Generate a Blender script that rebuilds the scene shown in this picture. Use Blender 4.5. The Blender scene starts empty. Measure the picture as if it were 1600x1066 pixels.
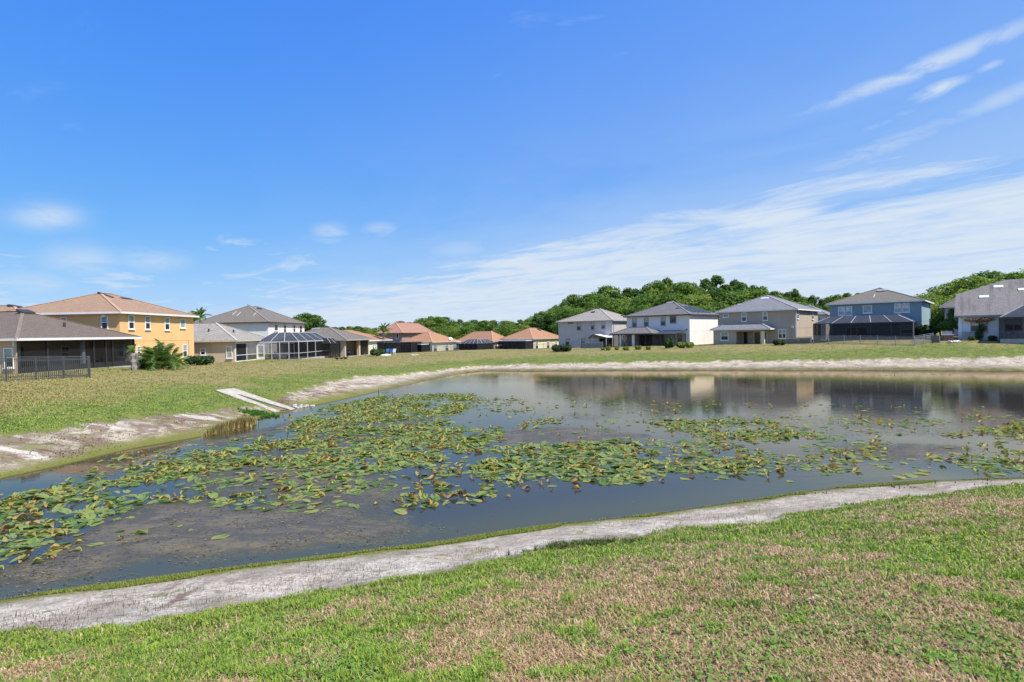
import bpy, bmesh, math, random
import numpy as np
from mathutils import Vector, Matrix

random.seed(7)
RNG = np.random.default_rng(7)
R = math.radians
scene = bpy.context.scene
COL = scene.collection

# ------------------------------------------------------------------ camera
FPX = 889.0                      # focal length in photo pixels (1600 wide), a 20 mm lens on full frame
CAM = Vector((0, 0, 2.7))
PITCH, ROLL = math.atan(12 / FPX), 0.0195
F_ = Vector((0, math.cos(PITCH), -math.sin(PITCH)))
U_ = Vector((0, math.sin(PITCH), math.cos(PITCH)))
R_ = Vector((1, 0, 0))
R_, U_ = R_ * math.cos(ROLL) - U_ * math.sin(ROLL), U_ * math.cos(ROLL) + R_ * math.sin(ROLL)
cd = bpy.data.cameras.new('camera'); cd.lens = 36 * FPX / 1600; cd.sensor_width = 36
cd.clip_start = 0.1; cd.clip_end = 6000
cam = bpy.data.objects.new('camera', cd); COL.objects.link(cam)
M = Matrix((R_, U_, -F_)).transposed().to_4x4(); M.translation = CAM
cam.matrix_world = M
scene.camera = cam

# ------------------------------------------------------------------ light and sky
SUN_AZ, SUN_EL = R(119), R(55)            # azimuth clockwise from +Y
SUN_STRENGTH, SKY_STRENGTH = 4.4, 0.14
sd = bpy.data.lights.new('sun', 'SUN'); sd.energy = SUN_STRENGTH; sd.angle = R(0.5); sd.color = (1.0, 0.94, 0.84)
sun = bpy.data.objects.new('sun', sd); COL.objects.link(sun)
to_sun = Vector((math.sin(SUN_AZ) * math.cos(SUN_EL), math.cos(SUN_AZ) * math.cos(SUN_EL), math.sin(SUN_EL)))
sun.rotation_euler = to_sun.to_track_quat('Z', 'Y').to_euler()
sun.location = (60, -20, 80)
scene.view_settings.view_transform = 'Standard'; scene.view_settings.look = 'None'
scene.view_settings.exposure = 0.58; scene.view_settings.gamma = 1.0
scene.view_settings.use_curve_mapping = False
scene.cycles.max_bounces = 8; scene.cycles.transparent_max_bounces = 24
scene.cycles.diffuse_bounces = 3; scene.cycles.glossy_bounces = 3; scene.cycles.transmission_bounces = 4
scene.cycles.caustics_reflective = False; scene.cycles.caustics_refractive = False


class NT:
    """small helper for node trees"""
    def __init__(s, tree): s.t = tree; s.n = tree.nodes; s.l = tree.links
    def new(s, kind, **kw):
        n = s.n.new(kind)
        for k, v in kw.items(): setattr(n, k, v)
        return n
    def put(s, sock, v):
        if isinstance(v, bpy.types.NodeSocket): s.l.new(v, sock)
        elif v is not None: sock.default_value = v
    def math(s, op, a, b=None, c=None, clamp=False):
        n = s.new('ShaderNodeMath', operation=op, use_clamp=clamp)
        s.put(n.inputs[0], a)
        if b is not None: s.put(n.inputs[1], b)
        if c is not None: s.put(n.inputs[2], c)
        return n.outputs[0]
    def mr(s, v, a, b, c=0.0, d=1.0, smooth=True):
        n = s.new('ShaderNodeMapRange', interpolation_type='SMOOTHSTEP' if smooth else 'LINEAR')
        s.put(n.inputs['Value'], v)
        for i, q in zip(('From Min', 'From Max', 'To Min', 'To Max'), (a, b, c, d)): s.put(n.inputs[i], q)
        return n.outputs[0]
    def noise(s, vec, scale, detail=4, rough=.55, dist=0.0):
        n = s.new('ShaderNodeTexNoise')
        if vec is not None: s.put(n.inputs['Vector'], vec)
        for i, q in zip(('Scale', 'Detail', 'Roughness', 'Distortion'), (scale, detail, rough, dist)): s.put(n.inputs[i], q)
        return n.outputs['Fac']
    def mix(s, f, a, b, mode='MIX'):
        n = s.new('ShaderNodeMix', data_type='RGBA', blend_type=mode)
        s.put(n.inputs[0], f)
        for i, q in ((6, a), (7, b)):
            if not isinstance(q, bpy.types.NodeSocket): q = (*q[:3], 1)
            s.put(n.inputs[i], q)
        return n.outputs[2]
    def vec(s, x, y, z=0.0):
        n = s.new('ShaderNodeCombineXYZ')
        for i, q in enumerate((x, y, z)): s.put(n.inputs[i], q)
        return n.outputs[0]
    def sep(s, v):
        n = s.new('ShaderNodeSeparateXYZ'); s.put(n.inputs[0], v); return n.outputs
    def ramp(s, f, stops):
        n = s.new('ShaderNodeValToRGB'); s.put(n.inputs[0], f)
        cr = n.color_ramp
        while len(cr.elements) < len(stops): cr.elements.new(.5)
        for e, (p, c) in zip(cr.elements, stops): e.position = p; e.color = (*c[:3], 1)
        return n.outputs[0]
    def attr(s, name, out='Fac'):
        n = s.new('ShaderNodeAttribute', attribute_name=name); return n.outputs[out]
    def scale(s, v, sc):
        n = s.new('ShaderNodeVectorMath', operation='MULTIPLY'); s.put(n.inputs[0], v); n.inputs[1].default_value = sc
        return n.outputs[0]


world = bpy.data.worlds.new('World'); scene.world = world; world.use_nodes = True
w = NT(world.node_tree)
for n in list(w.n): w.n.remove(n)
sky = w.new('ShaderNodeTexSky', sky_type='NISHITA', sun_disc=False)
sky.sun_elevation = SUN_EL; sky.sun_rotation = SUN_AZ
sky.air_density = 1.0; sky.dust_density = 0.25; sky.ozone_density = 2.6; sky.altitude = 10
tc = w.new('ShaderNodeTexCoord')
dx, dy, dz = w.sep(tc.outputs['Generated'])
zc = w.math('MAXIMUM', dz, 0.012)
zp = w.math('ADD', zc, 0.03)
px_, py_ = w.math('DIVIDE', dx, zp), w.math('DIVIDE', dy, zp)
# cirrus streaks run along one direction of the cloud layer
s_ = w.math('ADD', w.math('MULTIPLY', px_, -0.65), w.math('MULTIPLY', py_, 0.76))
t_ = w.math('ADD', w.math('MULTIPLY', px_, 0.76), w.math('MULTIPLY', py_, 0.65))
el = w.math('ARCSINE', zc)
streak = w.noise(w.vec(w.math('MULTIPLY', s_, 0.40), w.math('MULTIPLY', t_, 0.60), 3.1), 1.0, 7, .6, .6)
puff = w.noise(w.vec(w.math('MULTIPLY', s_, 0.75), w.math('MULTIPLY', t_, 1.1), 7.7), 1.0, 6, .6, .3)
cov = w.math('MAXIMUM', w.mr(t_, 1.7, 7.0), w.mr(t_, -1.8, -6.0))  # negative side adds unseen cloud behind the camera to whiten the skylight
wisp = w.noise(w.vec(w.math('MULTIPLY', s_, 1.0), w.math('MULTIPLY', t_, 2.2), 5.3), 1.0, 7, .62, .5)
v1 = w.math('ADD', w.math('ADD', w.math('MULTIPLY', streak, 0.85), w.math('MULTIPLY', wisp, 0.72)), w.math('MULTIPLY', cov, 0.76))
m1 = w.mr(v1, 0.90, 1.34, 0.0, 1.0)
brk = w.noise(w.vec(w.math('MULTIPLY', s_, 0.9), w.math('MULTIPLY', t_, 1.5), 9.2), 1.0, 6, .62, .8)
m1 = w.math('MULTIPLY', m1, w.mr(brk, .32, .58, .66, 1.0))
veil = w.mr(t_, 0.1, 5.0, 0.0, 0.44)
m1 = w.math('MAXIMUM', m1, w.math('MULTIPLY', veil, w.mr(streak, .25, .6, .45, 1.0)))
low = w.mr(el, R(1.0), R(15), 1.0, 0.0)
v2 = w.math('ADD', puff, w.math('MULTIPLY', low, 0.17))
m2 = w.mr(v2, 0.62, 0.82, 0.0, 0.62)
# one long thin streak and small puffs high on the right
def blob(az, ele, la, lb, tilt):
    a = w.math('ARCTAN2', dx, dy)
    da, de = w.math('SUBTRACT', a, R(az)), w.math('SUBTRACT', el, R(ele))
    c, q = math.cos(tilt), math.sin(tilt)
    u = w.math('DIVIDE', w.math('ADD', w.math('MULTIPLY', da, c), w.math('MULTIPLY', de, q)), R(la))
    v = w.math('DIVIDE', w.math('SUBTRACT', w.math('MULTIPLY', de, c), w.math('MULTIPLY', da, q)), R(lb))
    rr = w.math('ADD', w.math('MULTIPLY', u, u), w.math('MULTIPLY', v, v))
    return w.math('EXPONENT', w.math('MULTIPLY', rr, -1.0))
fine = w.noise(w.scale(tc.outputs['Generated'], (14, 14, 40)), 1.0, 6, .62, .4)
def add_blob(acc, strength, *a):
    b = w.math('MULTIPLY', w.math('MULTIPLY', blob(*a), w.mr(fine, .18, .56)), strength)
    return w.math('MAXIMUM', acc, b)
m3 = w.math('MULTIPLY', 0.0, 0.0)
for st, *a in ((.8, 36, 20.0, 9, .75, .17), (.95, 37, 18.2, 1.9, .55, .2), (.55, 40.2, 19.0, 1.0, .35, .2),
               (.4, 33.5, 16.6, 3, .45, .25), (.6, 41, 16.6, 4, .8, .24), (.5, 33, 14.6, 9, 1.0, .22),
               (.75, -39.0, 9.7, 2.0, .9, .1), (.55, -36.8, 6.5, 2.6, 1.2, 0), (.5, -32.0, 6.8, 2.6, 1.0, 0), (.45, -40, 4.6, 2.5, .9, 0),
               (.6, -17.5, 9.8, 1.7, 1.0, 0), (.55, -12.8, 10.2, 1.7, .8, .1), (.45, -5, 8.4, 4.5, 1.3, .06),
               (.62, 4, 7.4, 8, 1.6, .06), (.62, 15, 9.0, 9, 1.4, .10), (.6, 10, 5.0, 14, 1.6, .05), (.6, -8, 4.4, 9, 1.2, .04)):
    m3 = add_blob(m3, st, *a)
mask = w.math('MAXIMUM', w.math('MAXIMUM', m1, m2), m3)
mask = w.math('MAXIMUM', mask, w.mr(el, R(-1), R(11), 0.22, 0.0))
sr = w.new('ShaderNodeSeparateColor'); w.l.new(sky.outputs['Color'], sr.inputs[0]); sc_ = w.new('ShaderNodeCombineColor')
for i, (k, g) in enumerate(((.31, 1.0), (.93, .6), (3.8, .1))):      # a deep clear azure that stays blue down to the horizon
    w.put(sc_.inputs[i], w.math('MULTIPLY', w.math('POWER', sr.outputs[i], g), k))
skyc = sc_.outputs[0]
colr = w.mix(mask, skyc, (3.25, 3.75, 4.35))
bg = w.new('ShaderNodeBackground'); w.put(bg.inputs['Color'], colr); bg.inputs['Strength'].default_value = SKY_STRENGTH
wo = w.new('ShaderNodeOutputWorld'); w.l.new(bg.outputs[0], wo.inputs[0])

# ------------------------------------------------------------------ geometry helpers
def ray(px, py):
    return F_ * FPX + R_ * (px - 800) + U_ * (533 - py)
def at(px, py, Y):
    d = ray(px, py); return CAM + d * (Y / d.y)
def atz(px, py, z):
    d = ray(px, py); return CAM + d * ((z - CAM.z) / d.z)


class MB:
    """collects faces and links them as ONE mesh object"""
    def __init__(s): s.v = []; s.f = []; s.m = []; s.uv = []
    def face(s, pts, m=0, uv=None):
        b = len(s.v); s.v += [tuple(p) for p in pts]; s.f.append(tuple(range(b, b + len(pts)))); s.m.append(m)
        s.uv.append(uv or [(0, 0)] * len(pts))
    def box(s, a, b, m=0):
        x0, y0, z0 = (min(p, q) for p, q in zip(a, b)); x1, y1, z1 = (max(p, q) for p, q in zip(a, b))
        c = [(x0, y0, z0), (x1, y0, z0), (x1, y1, z0), (x0, y1, z0), (x0, y0, z1), (x1, y0, z1), (x1, y1, z1), (x0, y1, z1)]
        for q in ((0, 3, 2, 1), (4, 5, 6, 7), (0, 1, 5, 4), (1, 2, 6, 5), (2, 3, 7, 6), (3, 0, 4, 7)):
            s.face([c[i] for i in q], m)
        return s
    def beam(s, p, q, w=.06, h=.06, m=0, up=(0, 0, 1)):
        p, q = Vector(p), Vector(q); d = (q - p).normalized(); up = Vector(up)
        if abs(d.dot(up)) > .98: up = Vector((1, 0, 0))
        a = d.cross(up).normalized() * (w / 2); b = a.cross(d).normalized() * (h / 2)
        r = [a + b, -a + b, -a - b, a - b]
        P, Q = [p + k for k in r], [q + k for k in r]
        for i in range(4): j = (i + 1) % 4; s.face([P[i], P[j], Q[j], Q[i]], m)
        s.face(P[::-1], m); s.face(Q, m)
        return s
    def tube(s, pts, radii, n=7, m=0, cap=True):
        rings = []
        for i, p in enumerate(pts):
            p = Vector(p); d = (Vector(pts[min(i + 1, len(pts) - 1)]) - Vector(pts[max(i - 1, 0)])).normalized()
            a = d.orthogonal().normalized(); b = d.cross(a)
            rings.append([p + (a * math.cos(2 * math.pi * k / n) + b * math.sin(2 * math.pi * k / n)) * radii[i] for k in range(n)])
        for A, B in zip(rings, rings[1:]):
            for k in range(n): j = (k + 1) % n; s.face([A[k], A[j], B[j], B[k]], m)
        if cap: s.face(rings[0][::-1], m); s.face(rings[-1], m)
        return s
    def mesh(s, name, mats):
        me = bpy.data.meshes.new(name); me.from_pydata(s.v, [], s.f)
        for mt in (mats if isinstance(mats, (list, tuple)) else [mats]): me.materials.append(mt)
        me.polygons.foreach_set('material_index', s.m)
        if any(any(c != (0, 0) for c in u) for u in s.uv):
            l = me.uv_layers.new(name='UVMap'); l.data.foreach_set('uv', [c for u in s.uv for p in u for c in p])
        me.update(); return me
    def build(s, name, mats, parent=None, loc=None, rz=0, weld=False):
        me = s.mesh(name, mats)
        if weld:
            bm = bmesh.new(); bm.from_mesh(me); bmesh.ops.remove_doubles(bm, verts=bm.verts, dist=1e-4); bm.to_mesh(me); bm.free()
        return link(name, me, parent, loc, rz)


def link(name, data, parent=None, loc=None, rz=0):
    o = bpy.data.objects.new(name, data); COL.objects.link(o)
    if parent is not None: o.parent = parent
    if loc is not None: o.location = loc
    o.rotation_euler.z = rz
    return o
def tag(o, label=None, cat=None, group=None, kind=None):
    if label: o['label'] = label
    if cat: o['category'] = cat
    if group: o['group'] = group
    if kind: o['kind'] = kind
    return o
def empty(name, loc, rz, label, cat, group=None):
    return tag(link(name, None, None, loc, rz), label, cat, group)
def smooth(o):
    o.data.polygons.foreach_set('use_smooth', [True] * len(o.data.polygons)); return o

def np_mesh(name, V, Fc, mats, attrs=None, fmat=None, parent=None, sm=False):
    """V (n,3), Fc (m,k) uniform polygons"""
    me = bpy.data.meshes.new(name); k = Fc.shape[1]
    me.vertices.add(len(V)); me.vertices.foreach_set('co', np.ascontiguousarray(V, dtype=np.float32).ravel())
    me.loops.add(Fc.size); me.loops.foreach_set('vertex_index', np.ascontiguousarray(Fc, dtype=np.int32).ravel())
    me.polygons.add(len(Fc)); me.polygons.foreach_set('loop_start', np.arange(0, Fc.size, k, dtype=np.int32))
    try: me.polygons.foreach_set('loop_total', np.full(len(Fc), k, dtype=np.int32))
    except Exception: pass
    for mt in (mats if isinstance(mats, (list, tuple)) else [mats]): me.materials.append(mt)
    if fmat is not None: me.polygons.foreach_set('material_index', fmat.astype(np.int32))
    if sm: me.polygons.foreach_set('use_smooth', np.ones(len(Fc), dtype=bool))
    for nme, arr in (attrs or {}).items():
        arr = np.asarray(arr, dtype=np.float32)
        if arr.ndim == 2:
            a = me.attributes.new(nme, 'FLOAT_COLOR', 'POINT')
            if arr.shape[1] == 3: arr = np.concatenate([arr, np.ones((len(arr), 1), np.float32)], 1)
            a.data.foreach_set('color', np.ascontiguousarray(arr).ravel())
        else:
            a = me.attributes.new(nme, 'FLOAT', 'POINT'); a.data.foreach_set('value', arr)
    me.update(calc_edges=True); me.validate()
    return link(name, me, parent)

def hash2(ix, iy, seed):
    h = (ix.astype(np.int64) * 374761393 + iy.astype(np.int64) * 668265263 + seed * 974634777) & 0xffffffff
    h = ((h ^ (h >> 13)) * 1274126177) & 0xffffffff
    return ((h ^ (h >> 16)) & 0xffff) / 65535.0
def vnoise(x, y, seed=0):
    ix, iy = np.floor(x), np.floor(y); fx, fy = x - ix, y - iy
    fx = fx * fx * (3 - 2 * fx); fy = fy * fy * (3 - 2 * fy)
    a, b, c, d = hash2(ix, iy, seed), hash2(ix + 1, iy, seed), hash2(ix, iy + 1, seed), hash2(ix + 1, iy + 1, seed)
    return (a + (b - a) * fx) * (1 - fy) + (c + (d - c) * fx) * fy
def fbm(x, y, seed=0, n=4):
    s, a, t = 0, 1.0, 0
    for i in range(n):
        s = s + a * vnoise(x * 2 ** i, y * 2 ** i, seed + i); t += a; a *= .55
    return s / t
def sstep(x, a, b):
    t = np.clip((x - a) / (b - a), 0, 1); return t * t * (3 - 2 * t)

# ------------------------------------------------------------------ materials
def mat(name):
    m = bpy.data.materials.new(name); m.use_nodes = True
    t = NT(m.node_tree)
    return m, t, m.node_tree.nodes['Principled BSDF']
def bump(t, bs, h, strength=.3, dist=.02):
    n = t.new('ShaderNodeBump'); n.inputs['Strength'].default_value = strength; n.inputs['Distance'].default_value = dist
    t.put(n.inputs['Height'], h); t.l.new(n.outputs[0], bs.inputs['Normal'])
def obj_co(t): return t.new('ShaderNodeTexCoord').outputs['Object']
def plain(name, c, rough=.6, metal=0, var=.12, sc=3.0):
    m, t, b = mat(name)
    n = t.noise(obj_co(t), sc, 5)
    t.put(b.inputs['Base Color'], t.mix(t.mr(n, .3, .7), [k * (1 - var) for k in c], [min(1, k * (1 + var)) for k in c]))
    b.inputs['Roughness'].default_value = rough; b.inputs['Metallic'].default_value = metal
    return m
def stucco(name, c, dirt=.22):
    m, t, b = mat(name); co = obj_co(t)
    big = t.noise(co, .35, 5, .6); streak = t.noise(t.scale(co, (1.3, 1.3, .12)), 1.0, 5, .6); fine = t.noise(co, 28, 4, .7)
    base = t.mix(t.mr(big, .3, .75), [k * .95 for k in c], [min(1, k * 1.05) for k in c])
    base = t.mix(t.mr(streak, .55, .85, 0, dirt), base, (c[0] * .55, c[1] * .52, c[2] * .48))
    base = t.mix(t.mr(fine, .3, .7, 0, .12), base, [k * .7 for k in c])
    t.put(b.inputs['Base Color'], base); b.inputs['Roughness'].default_value = .9
    bump(t, b, fine, .35, .012)
    return m
CAPS, CAPC = {}, {}
def shingle(name, c, c2, stain=0.0, course=.145, tab=.33):
    CAPC[name] = [k * 1.12 for k in c2]
    m, t, b = mat(name)
    uv = t.new('ShaderNodeTexCoord').outputs['UV']
    br = t.new('ShaderNodeTexBrick', offset=.5, squash=1.0); t.put(br.inputs['Vector'], uv)
    br.inputs['Scale'].default_value = 1.0
    br.inputs['Brick Width'].default_value = tab; br.inputs['Row Height'].default_value = course
    br.inputs['Mortar Size'].default_value = .012; br.inputs['Mortar Smooth'].default_value = .2
    br.inputs['Color1'].default_value = (*c, 1); br.inputs['Color2'].default_value = (*c2, 1)
    br.inputs['Mortar'].default_value = (*[k * .45 for k in c], 1); br.inputs['Bias'].default_value = .0
    big = t.noise(uv, .45, 6, .62); fine = t.noise(uv, 9, 4, .7)
    mid = t.noise(uv, 2.6, 5, .7)
    col = t.mix(t.mr(big, .3, .75, 0, .45), br.outputs['Color'], [k * .72 for k in c])
    col = t.mix(t.mr(mid, .42, .62, 0, .5), col, [k * .62 for k in c])
    col = t.mix(t.mr(fine, .3, .75, 0, .4), col, [min(1, k * 1.5) for k in c2])
    if stain:
        st = t.noise(t.scale(uv, (1.6, .16, 1)), 1.0, 5, .6)
        col = t.mix(t.mr(st, .45, .72, 0, stain), col, (.055, .05, .045))
    t.put(b.inputs['Base Color'], col); b.inputs['Roughness'].default_value = .92
    bump(t, b, t.math('MULTIPLY', t.math('SUBTRACT', fine, br.outputs['Fac']), 1.0), .5, .02)
    return m
def screen(name, c, opaque):
    m = bpy.data.materials.new(name); m.use_nodes = True; t = NT(m.node_tree)
    for n in list(t.n): t.n.remove(n)
    d = t.new('ShaderNodeBsdfDiffuse'); d.inputs['Color'].default_value = (*c, 1)
    tr = t.new('ShaderNodeBsdfTransparent'); mx = t.new('ShaderNodeMixShader')
    n = t.noise(obj_co(t), 1.1, 3); t.put(mx.inputs[0], t.mr(n, .3, .7, opaque - .04, opaque + .04))
    t.l.new(tr.outputs[0], mx.inputs[1]); t.l.new(d.outputs[0], mx.inputs[2])
    o = t.new('ShaderNodeOutputMaterial'); t.l.new(mx.outputs[0], o.inputs[0]); return m
def glass(name, c, rough=.06, lines=0):
    m, t, b = mat(name); co = obj_co(t)
    n = t.noise(co, 2.2, 3)
    col = t.mix(t.mr(n, .3, .7), [k * .75 for k in c], [k * 1.2 for k in c])
    if lines:
        z = t.sep(co)[2]; f = t.math('FRACT', t.math('MULTIPLY', z, lines))
        col = t.mix(t.mr(f, .0, .3, .45, 0), col, [k * .45 for k in c])
    t.put(b.inputs['Base Color'], col); b.inputs['Roughness'].default_value = rough
    b.inputs['Specular IOR Level'].default_value = .6
    return m
def leafmat(name, stops, trans=.35, attr='tint', objvar=.55, rough=.55):
    """leaf colour from a per-vertex tint, with some variation from plant to plant"""
    m = bpy.data.materials.new(name); m.use_nodes = True; t = NT(m.node_tree)
    b = t.n['Principled BSDF']
    oi = t.new('ShaderNodeObjectInfo').outputs['Random']
    f = t.math('ADD', t.attr(attr), t.math('MULTIPLY', t.math('SUBTRACT', oi, .5), objvar), clamp=True)
    c = t.ramp(f, stops); t.put(b.inputs['Base Color'], c); b.inputs['Roughness'].default_value = rough
    b.inputs['Specular IOR Level'].default_value = .3
    tr = t.new('ShaderNodeBsdfTranslucent'); t.put(tr.inputs['Color'], t.mix(1.0, c, (1.25, 1.3, .6), 'MULTIPLY'))
    mx = t.new('ShaderNodeMixShader'); mx.inputs[0].default_value = trans
    t.l.new(b.outputs[0], mx.inputs[1]); t.l.new(tr.outputs[0], mx.inputs[2])
    t.l.new(mx.outputs[0], t.n['Material Output'].inputs[0]); return m

def cap_of(m):
    c = CAPS.get(m.name)
    if c is None: c = CAPS[m.name] = plain('ridge_' + m.name, CAPC[m.name], .9, 0, .18, 4)
    return c
MT = dict(
    yellow=stucco('yellow_stucco', (.80, .495, .215)), tan=stucco('tan_stucco', (.60, .44, .28)),
    beige=stucco('beige_stucco', (.56, .45, .34)), white=stucco('white_stucco', (.80, .765, .715)),
    grey=stucco('grey_stucco', (.52, .475, .455)), cream=stucco('cream_stucco', (.74, .68, .50)),
    brownw=stucco('brown_stucco', (.36, .29, .23)), taupe=stucco('taupe_stucco', (.45, .375, .29)),
    blue=stucco('blue_stucco', (.25, .335, .37)), palewhite=stucco('pale_blue_white_stucco', (.80, .81, .80), .3),
    greyblue=stucco('grey_blue_stucco', (.36, .37, .42)), pinkw=stucco('pinkish_stucco', (.60, .54, .52)),
    olive=stucco('olive_stucco', (.30, .28, .2)),
    r_brown=shingle('brown_shingles', (.12, .09, .068), (.18, .14, .108)),
    r_rust=shingle('rust_shingles', (.27, .165, .10), (.38, .245, .155)),
    r_grey=shingle('mottled_grey_shingles', (.20, .178, .15), (.39, .355, .305)),
    r_drab=shingle('drab_shingles', (.14, .12, .095), (.205, .178, .145)),
    r_terra=shingle('terracotta_tiles', (.33, .165, .085), (.42, .225, .125), 0, .3, .25),
    r_terra2=shingle('brown_terracotta_tiles', (.30, .15, .10), (.40, .22, .15), 0, .3, .25),
    r_lgrey=shingle('light_grey_shingles', (.27, .24, .20), (.345, .31, .265)),
    r_dgrey=shingle('dark_grey_shingles', (.125, .115, .11), (.19, .178, .17)),
    r_slate=shingle('slate_grey_shingles', (.16, .158, .165), (.25, .245, .25)),
    r_stain=shingle('stained_grey_shingles', (.175, .155, .14), (.25, .228, .205), .5),
    trim=plain('white_trim', (.78, .77, .74), .5, 0, .05), dtrim=plain('dark_trim', (.05, .045, .045), .5),
    gtrim=plain('grey_trim', (.36, .34, .33), .6), ttrim=plain('tan_trim', (.52, .45, .36), .6),
    cage=plain('cage_aluminium', (.56, .56, .56), .4, 0, .08), alu=plain('white_aluminium', (.80, .80, .80), .35, 0, .04), bronze=plain('bronze_aluminium', (.028, .026, .026), .4),
    steel=plain('grey_aluminium', (.25, .26, .28), .4),
    pane=glass('dark_window_glass', (.035, .042, .05)), blind=glass('window_with_blinds', (.33, .38, .36), .12, 16),
    wblind=glass('window_with_white_shade', (.58, .60, .58), .15, 14), bpane=glass('blue_tinted_glass', (.16, .22, .32)),
    pane_black=glass('black_window_glass', (.012, .013, .016)),
    scr=screen('black_insect_screen', (.022, .022, .025), .56), scr2=screen('dense_insect_screen', (.03, .031, .036), .72),
    scr3=screen('fine_insect_screen', (.026, .026, .03), .44), scr_roof=screen('roof_insect_screen', (.07, .08, .10), .80),
    slab=plain('concrete_slab', (.42, .40, .37), .9), dark=plain('dark_interior', (.035, .033, .03), .9),
    solar=glass('solar_panel', (.06, .065, .075), .4), steelroof=plain('white_metal_roof', (.82, .83, .84), .35, 0, .03),
    wood=plain('weathered_wood', (.24, .215, .19), .85, 0, .3, 6), brick=plain('brick_red', (.32, .15, .10), .85, 0, .3, 9),
    bluep=plain('blue_plastic', (.03, .10, .27), .4), whitep=plain('white_plastic', (.75, .75, .73), .4),
    blackp=plain('black_feathers', (.015, .014, .013), .6), tanf=plain('tan_cushion', (.5, .38, .25), .9),
    bark=plain('bark', (.12, .095, .075), .95, 0, .35, 5), palmbark=plain('grey_palm_bark', (.27, .25, .22), .95, 0, .35, 7),
    conc=plain('pale_concrete', (.42, .375, .30), .9, 0, .22, 3.5), rock=plain('grey_stone', (.42, .41, .39), .9, 0, .25, 6),
    blackmetal=plain('black_metal', (.075, .082, .088), .4), rust=plain('dead_brown_vine', (.30, .16, .08), .9, 0, .3, 6),
)

# ------------------------------------------------------------------ where the houses stand
class Site:
    """a house plot: O is the wall corner nearest the pond, local -X runs along the left face, local +Y along the right face"""
    def __init__(s, px, eave, base, H, phi, lpx=None, rpx=None, LL=None, LR=None, Y=None):
        s.Y = Y or FPX * H / (base - eave); s.H = H; s.phi = R(phi)
        s.O = at(px, base if Y is None else eave, s.Y)
        if Y is not None: s.O.z -= H
        s.eX = Vector((math.cos(s.phi), math.sin(s.phi))); s.eY = Vector((-math.sin(s.phi), math.cos(s.phi)))
        s.LL = LL or s.hit(lpx, -s.eX); s.LR = LR or s.hit(rpx, s.eY)
    def hit(s, px, e, off=(0, 0)):
        ox, oy = s.O.x + off[0], s.O.y + off[1]
        py = 521 - .0195 * (px - 800)
        d = ray(px, py); k = d.x / d.y
        return (k * oy - ox) / (e.x - k * e.y)
    def world(s, x, y, z=0): return Vector((s.O.x + s.eX.x * x + s.eY.x * y, s.O.y + s.eX.y * x + s.eY.y * y, s.O.z + z))
    def local(s, p):
        q = Vector((p[0] - s.O.x, p[1] - s.O.y)); return Vector((q.dot(s.eX), q.dot(s.eY), p[2] - s.O.z))
    def on_face(s, face, px, py, inset=0.0):
        """(distance along the wall axis, height) of the point of a face seen at a photo pixel"""
        if face == 'L':
            off = s.eY * inset; tt = s.hit(px, -s.eX, off); p = s.world(-tt, inset); v = -tt
        else:
            off = -s.eX * inset; tt = s.hit(px, s.eY, off); p = s.world(-inset, tt); v = tt
        return v, at(px, py, p.y).z - s.O.z

S = dict(
    brown=Site(29, 531, 584.5, 2.75, -7, LL=15, rpx=209.5),
    yellow=Site(189, 489, 575.5, 5.6, 1, LL=12, rpx=303),
    tan=Site(368, 533, 566, 2.75, 0, LL=13, rpx=419),
    grey2=Site(419, 504, 0, 5.6, 0, LL=13, rpx=476, Y=101),
    drab=Site(540, 531.8, 558.0, 2.75, -8, LL=12, rpx=577.5),
    terra1=Site(560, 533.6, 0, 2.75, -8, LL=13, rpx=609, Y=113),
    far2=Site(628, 521.0, 0, 5.6, -14, LL=6, rpx=676, Y=136),
    terra2=Site(675, 535.0, 0, 2.75, -30, LL=9, rpx=715, Y=128),
    terra3=Site(770, 533.6, 0, 2.75, -40, LL=12, rpx=797, Y=133),
    terra4=Site(833, 529.8, 549, 2.75, -40, LL=9, rpx=878),
    grey=Site(957, 501.2, 545, 5.6, -38, lpx=872.5, LR=12),
    white=Site(1078, 491.8, 541.6, 5.6, -42, lpx=979.5, rpx=1122),
    taupe=Site(1243.6, 483.8, 539.2, 5.6, -40, lpx=1123.5, rpx=1278),
    blue=Site(1440.5, 470.2, 531.5, 5.6, -40, lpx=1297, rpx=1454),
    pink=Site(1290, 491.8, 0, 5.6, -40, LL=10, LR=8, Y=118),
    behind=Site(1530, 478.5, 0, 5.3, -40, lpx=1476, LR=8, Y=88),
)
# the last house at the right runs out of the picture: its left corner is the known point
_l = at(1497.5, 528, 74.0)
_e = Site(1500, 494.6, 528, 2.75, -40, LL=18, LR=16, Y=74)
S['right'] = Site(1823, 480, 0, 2.75, -40, LL=18, LR=16, Y=74 - 18 * math.sin(R(40)))
S['right'].O = Vector((_l.x + 18 * math.cos(R(40)), _l.y - 18 * math.sin(R(40)), _l.z))

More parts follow.
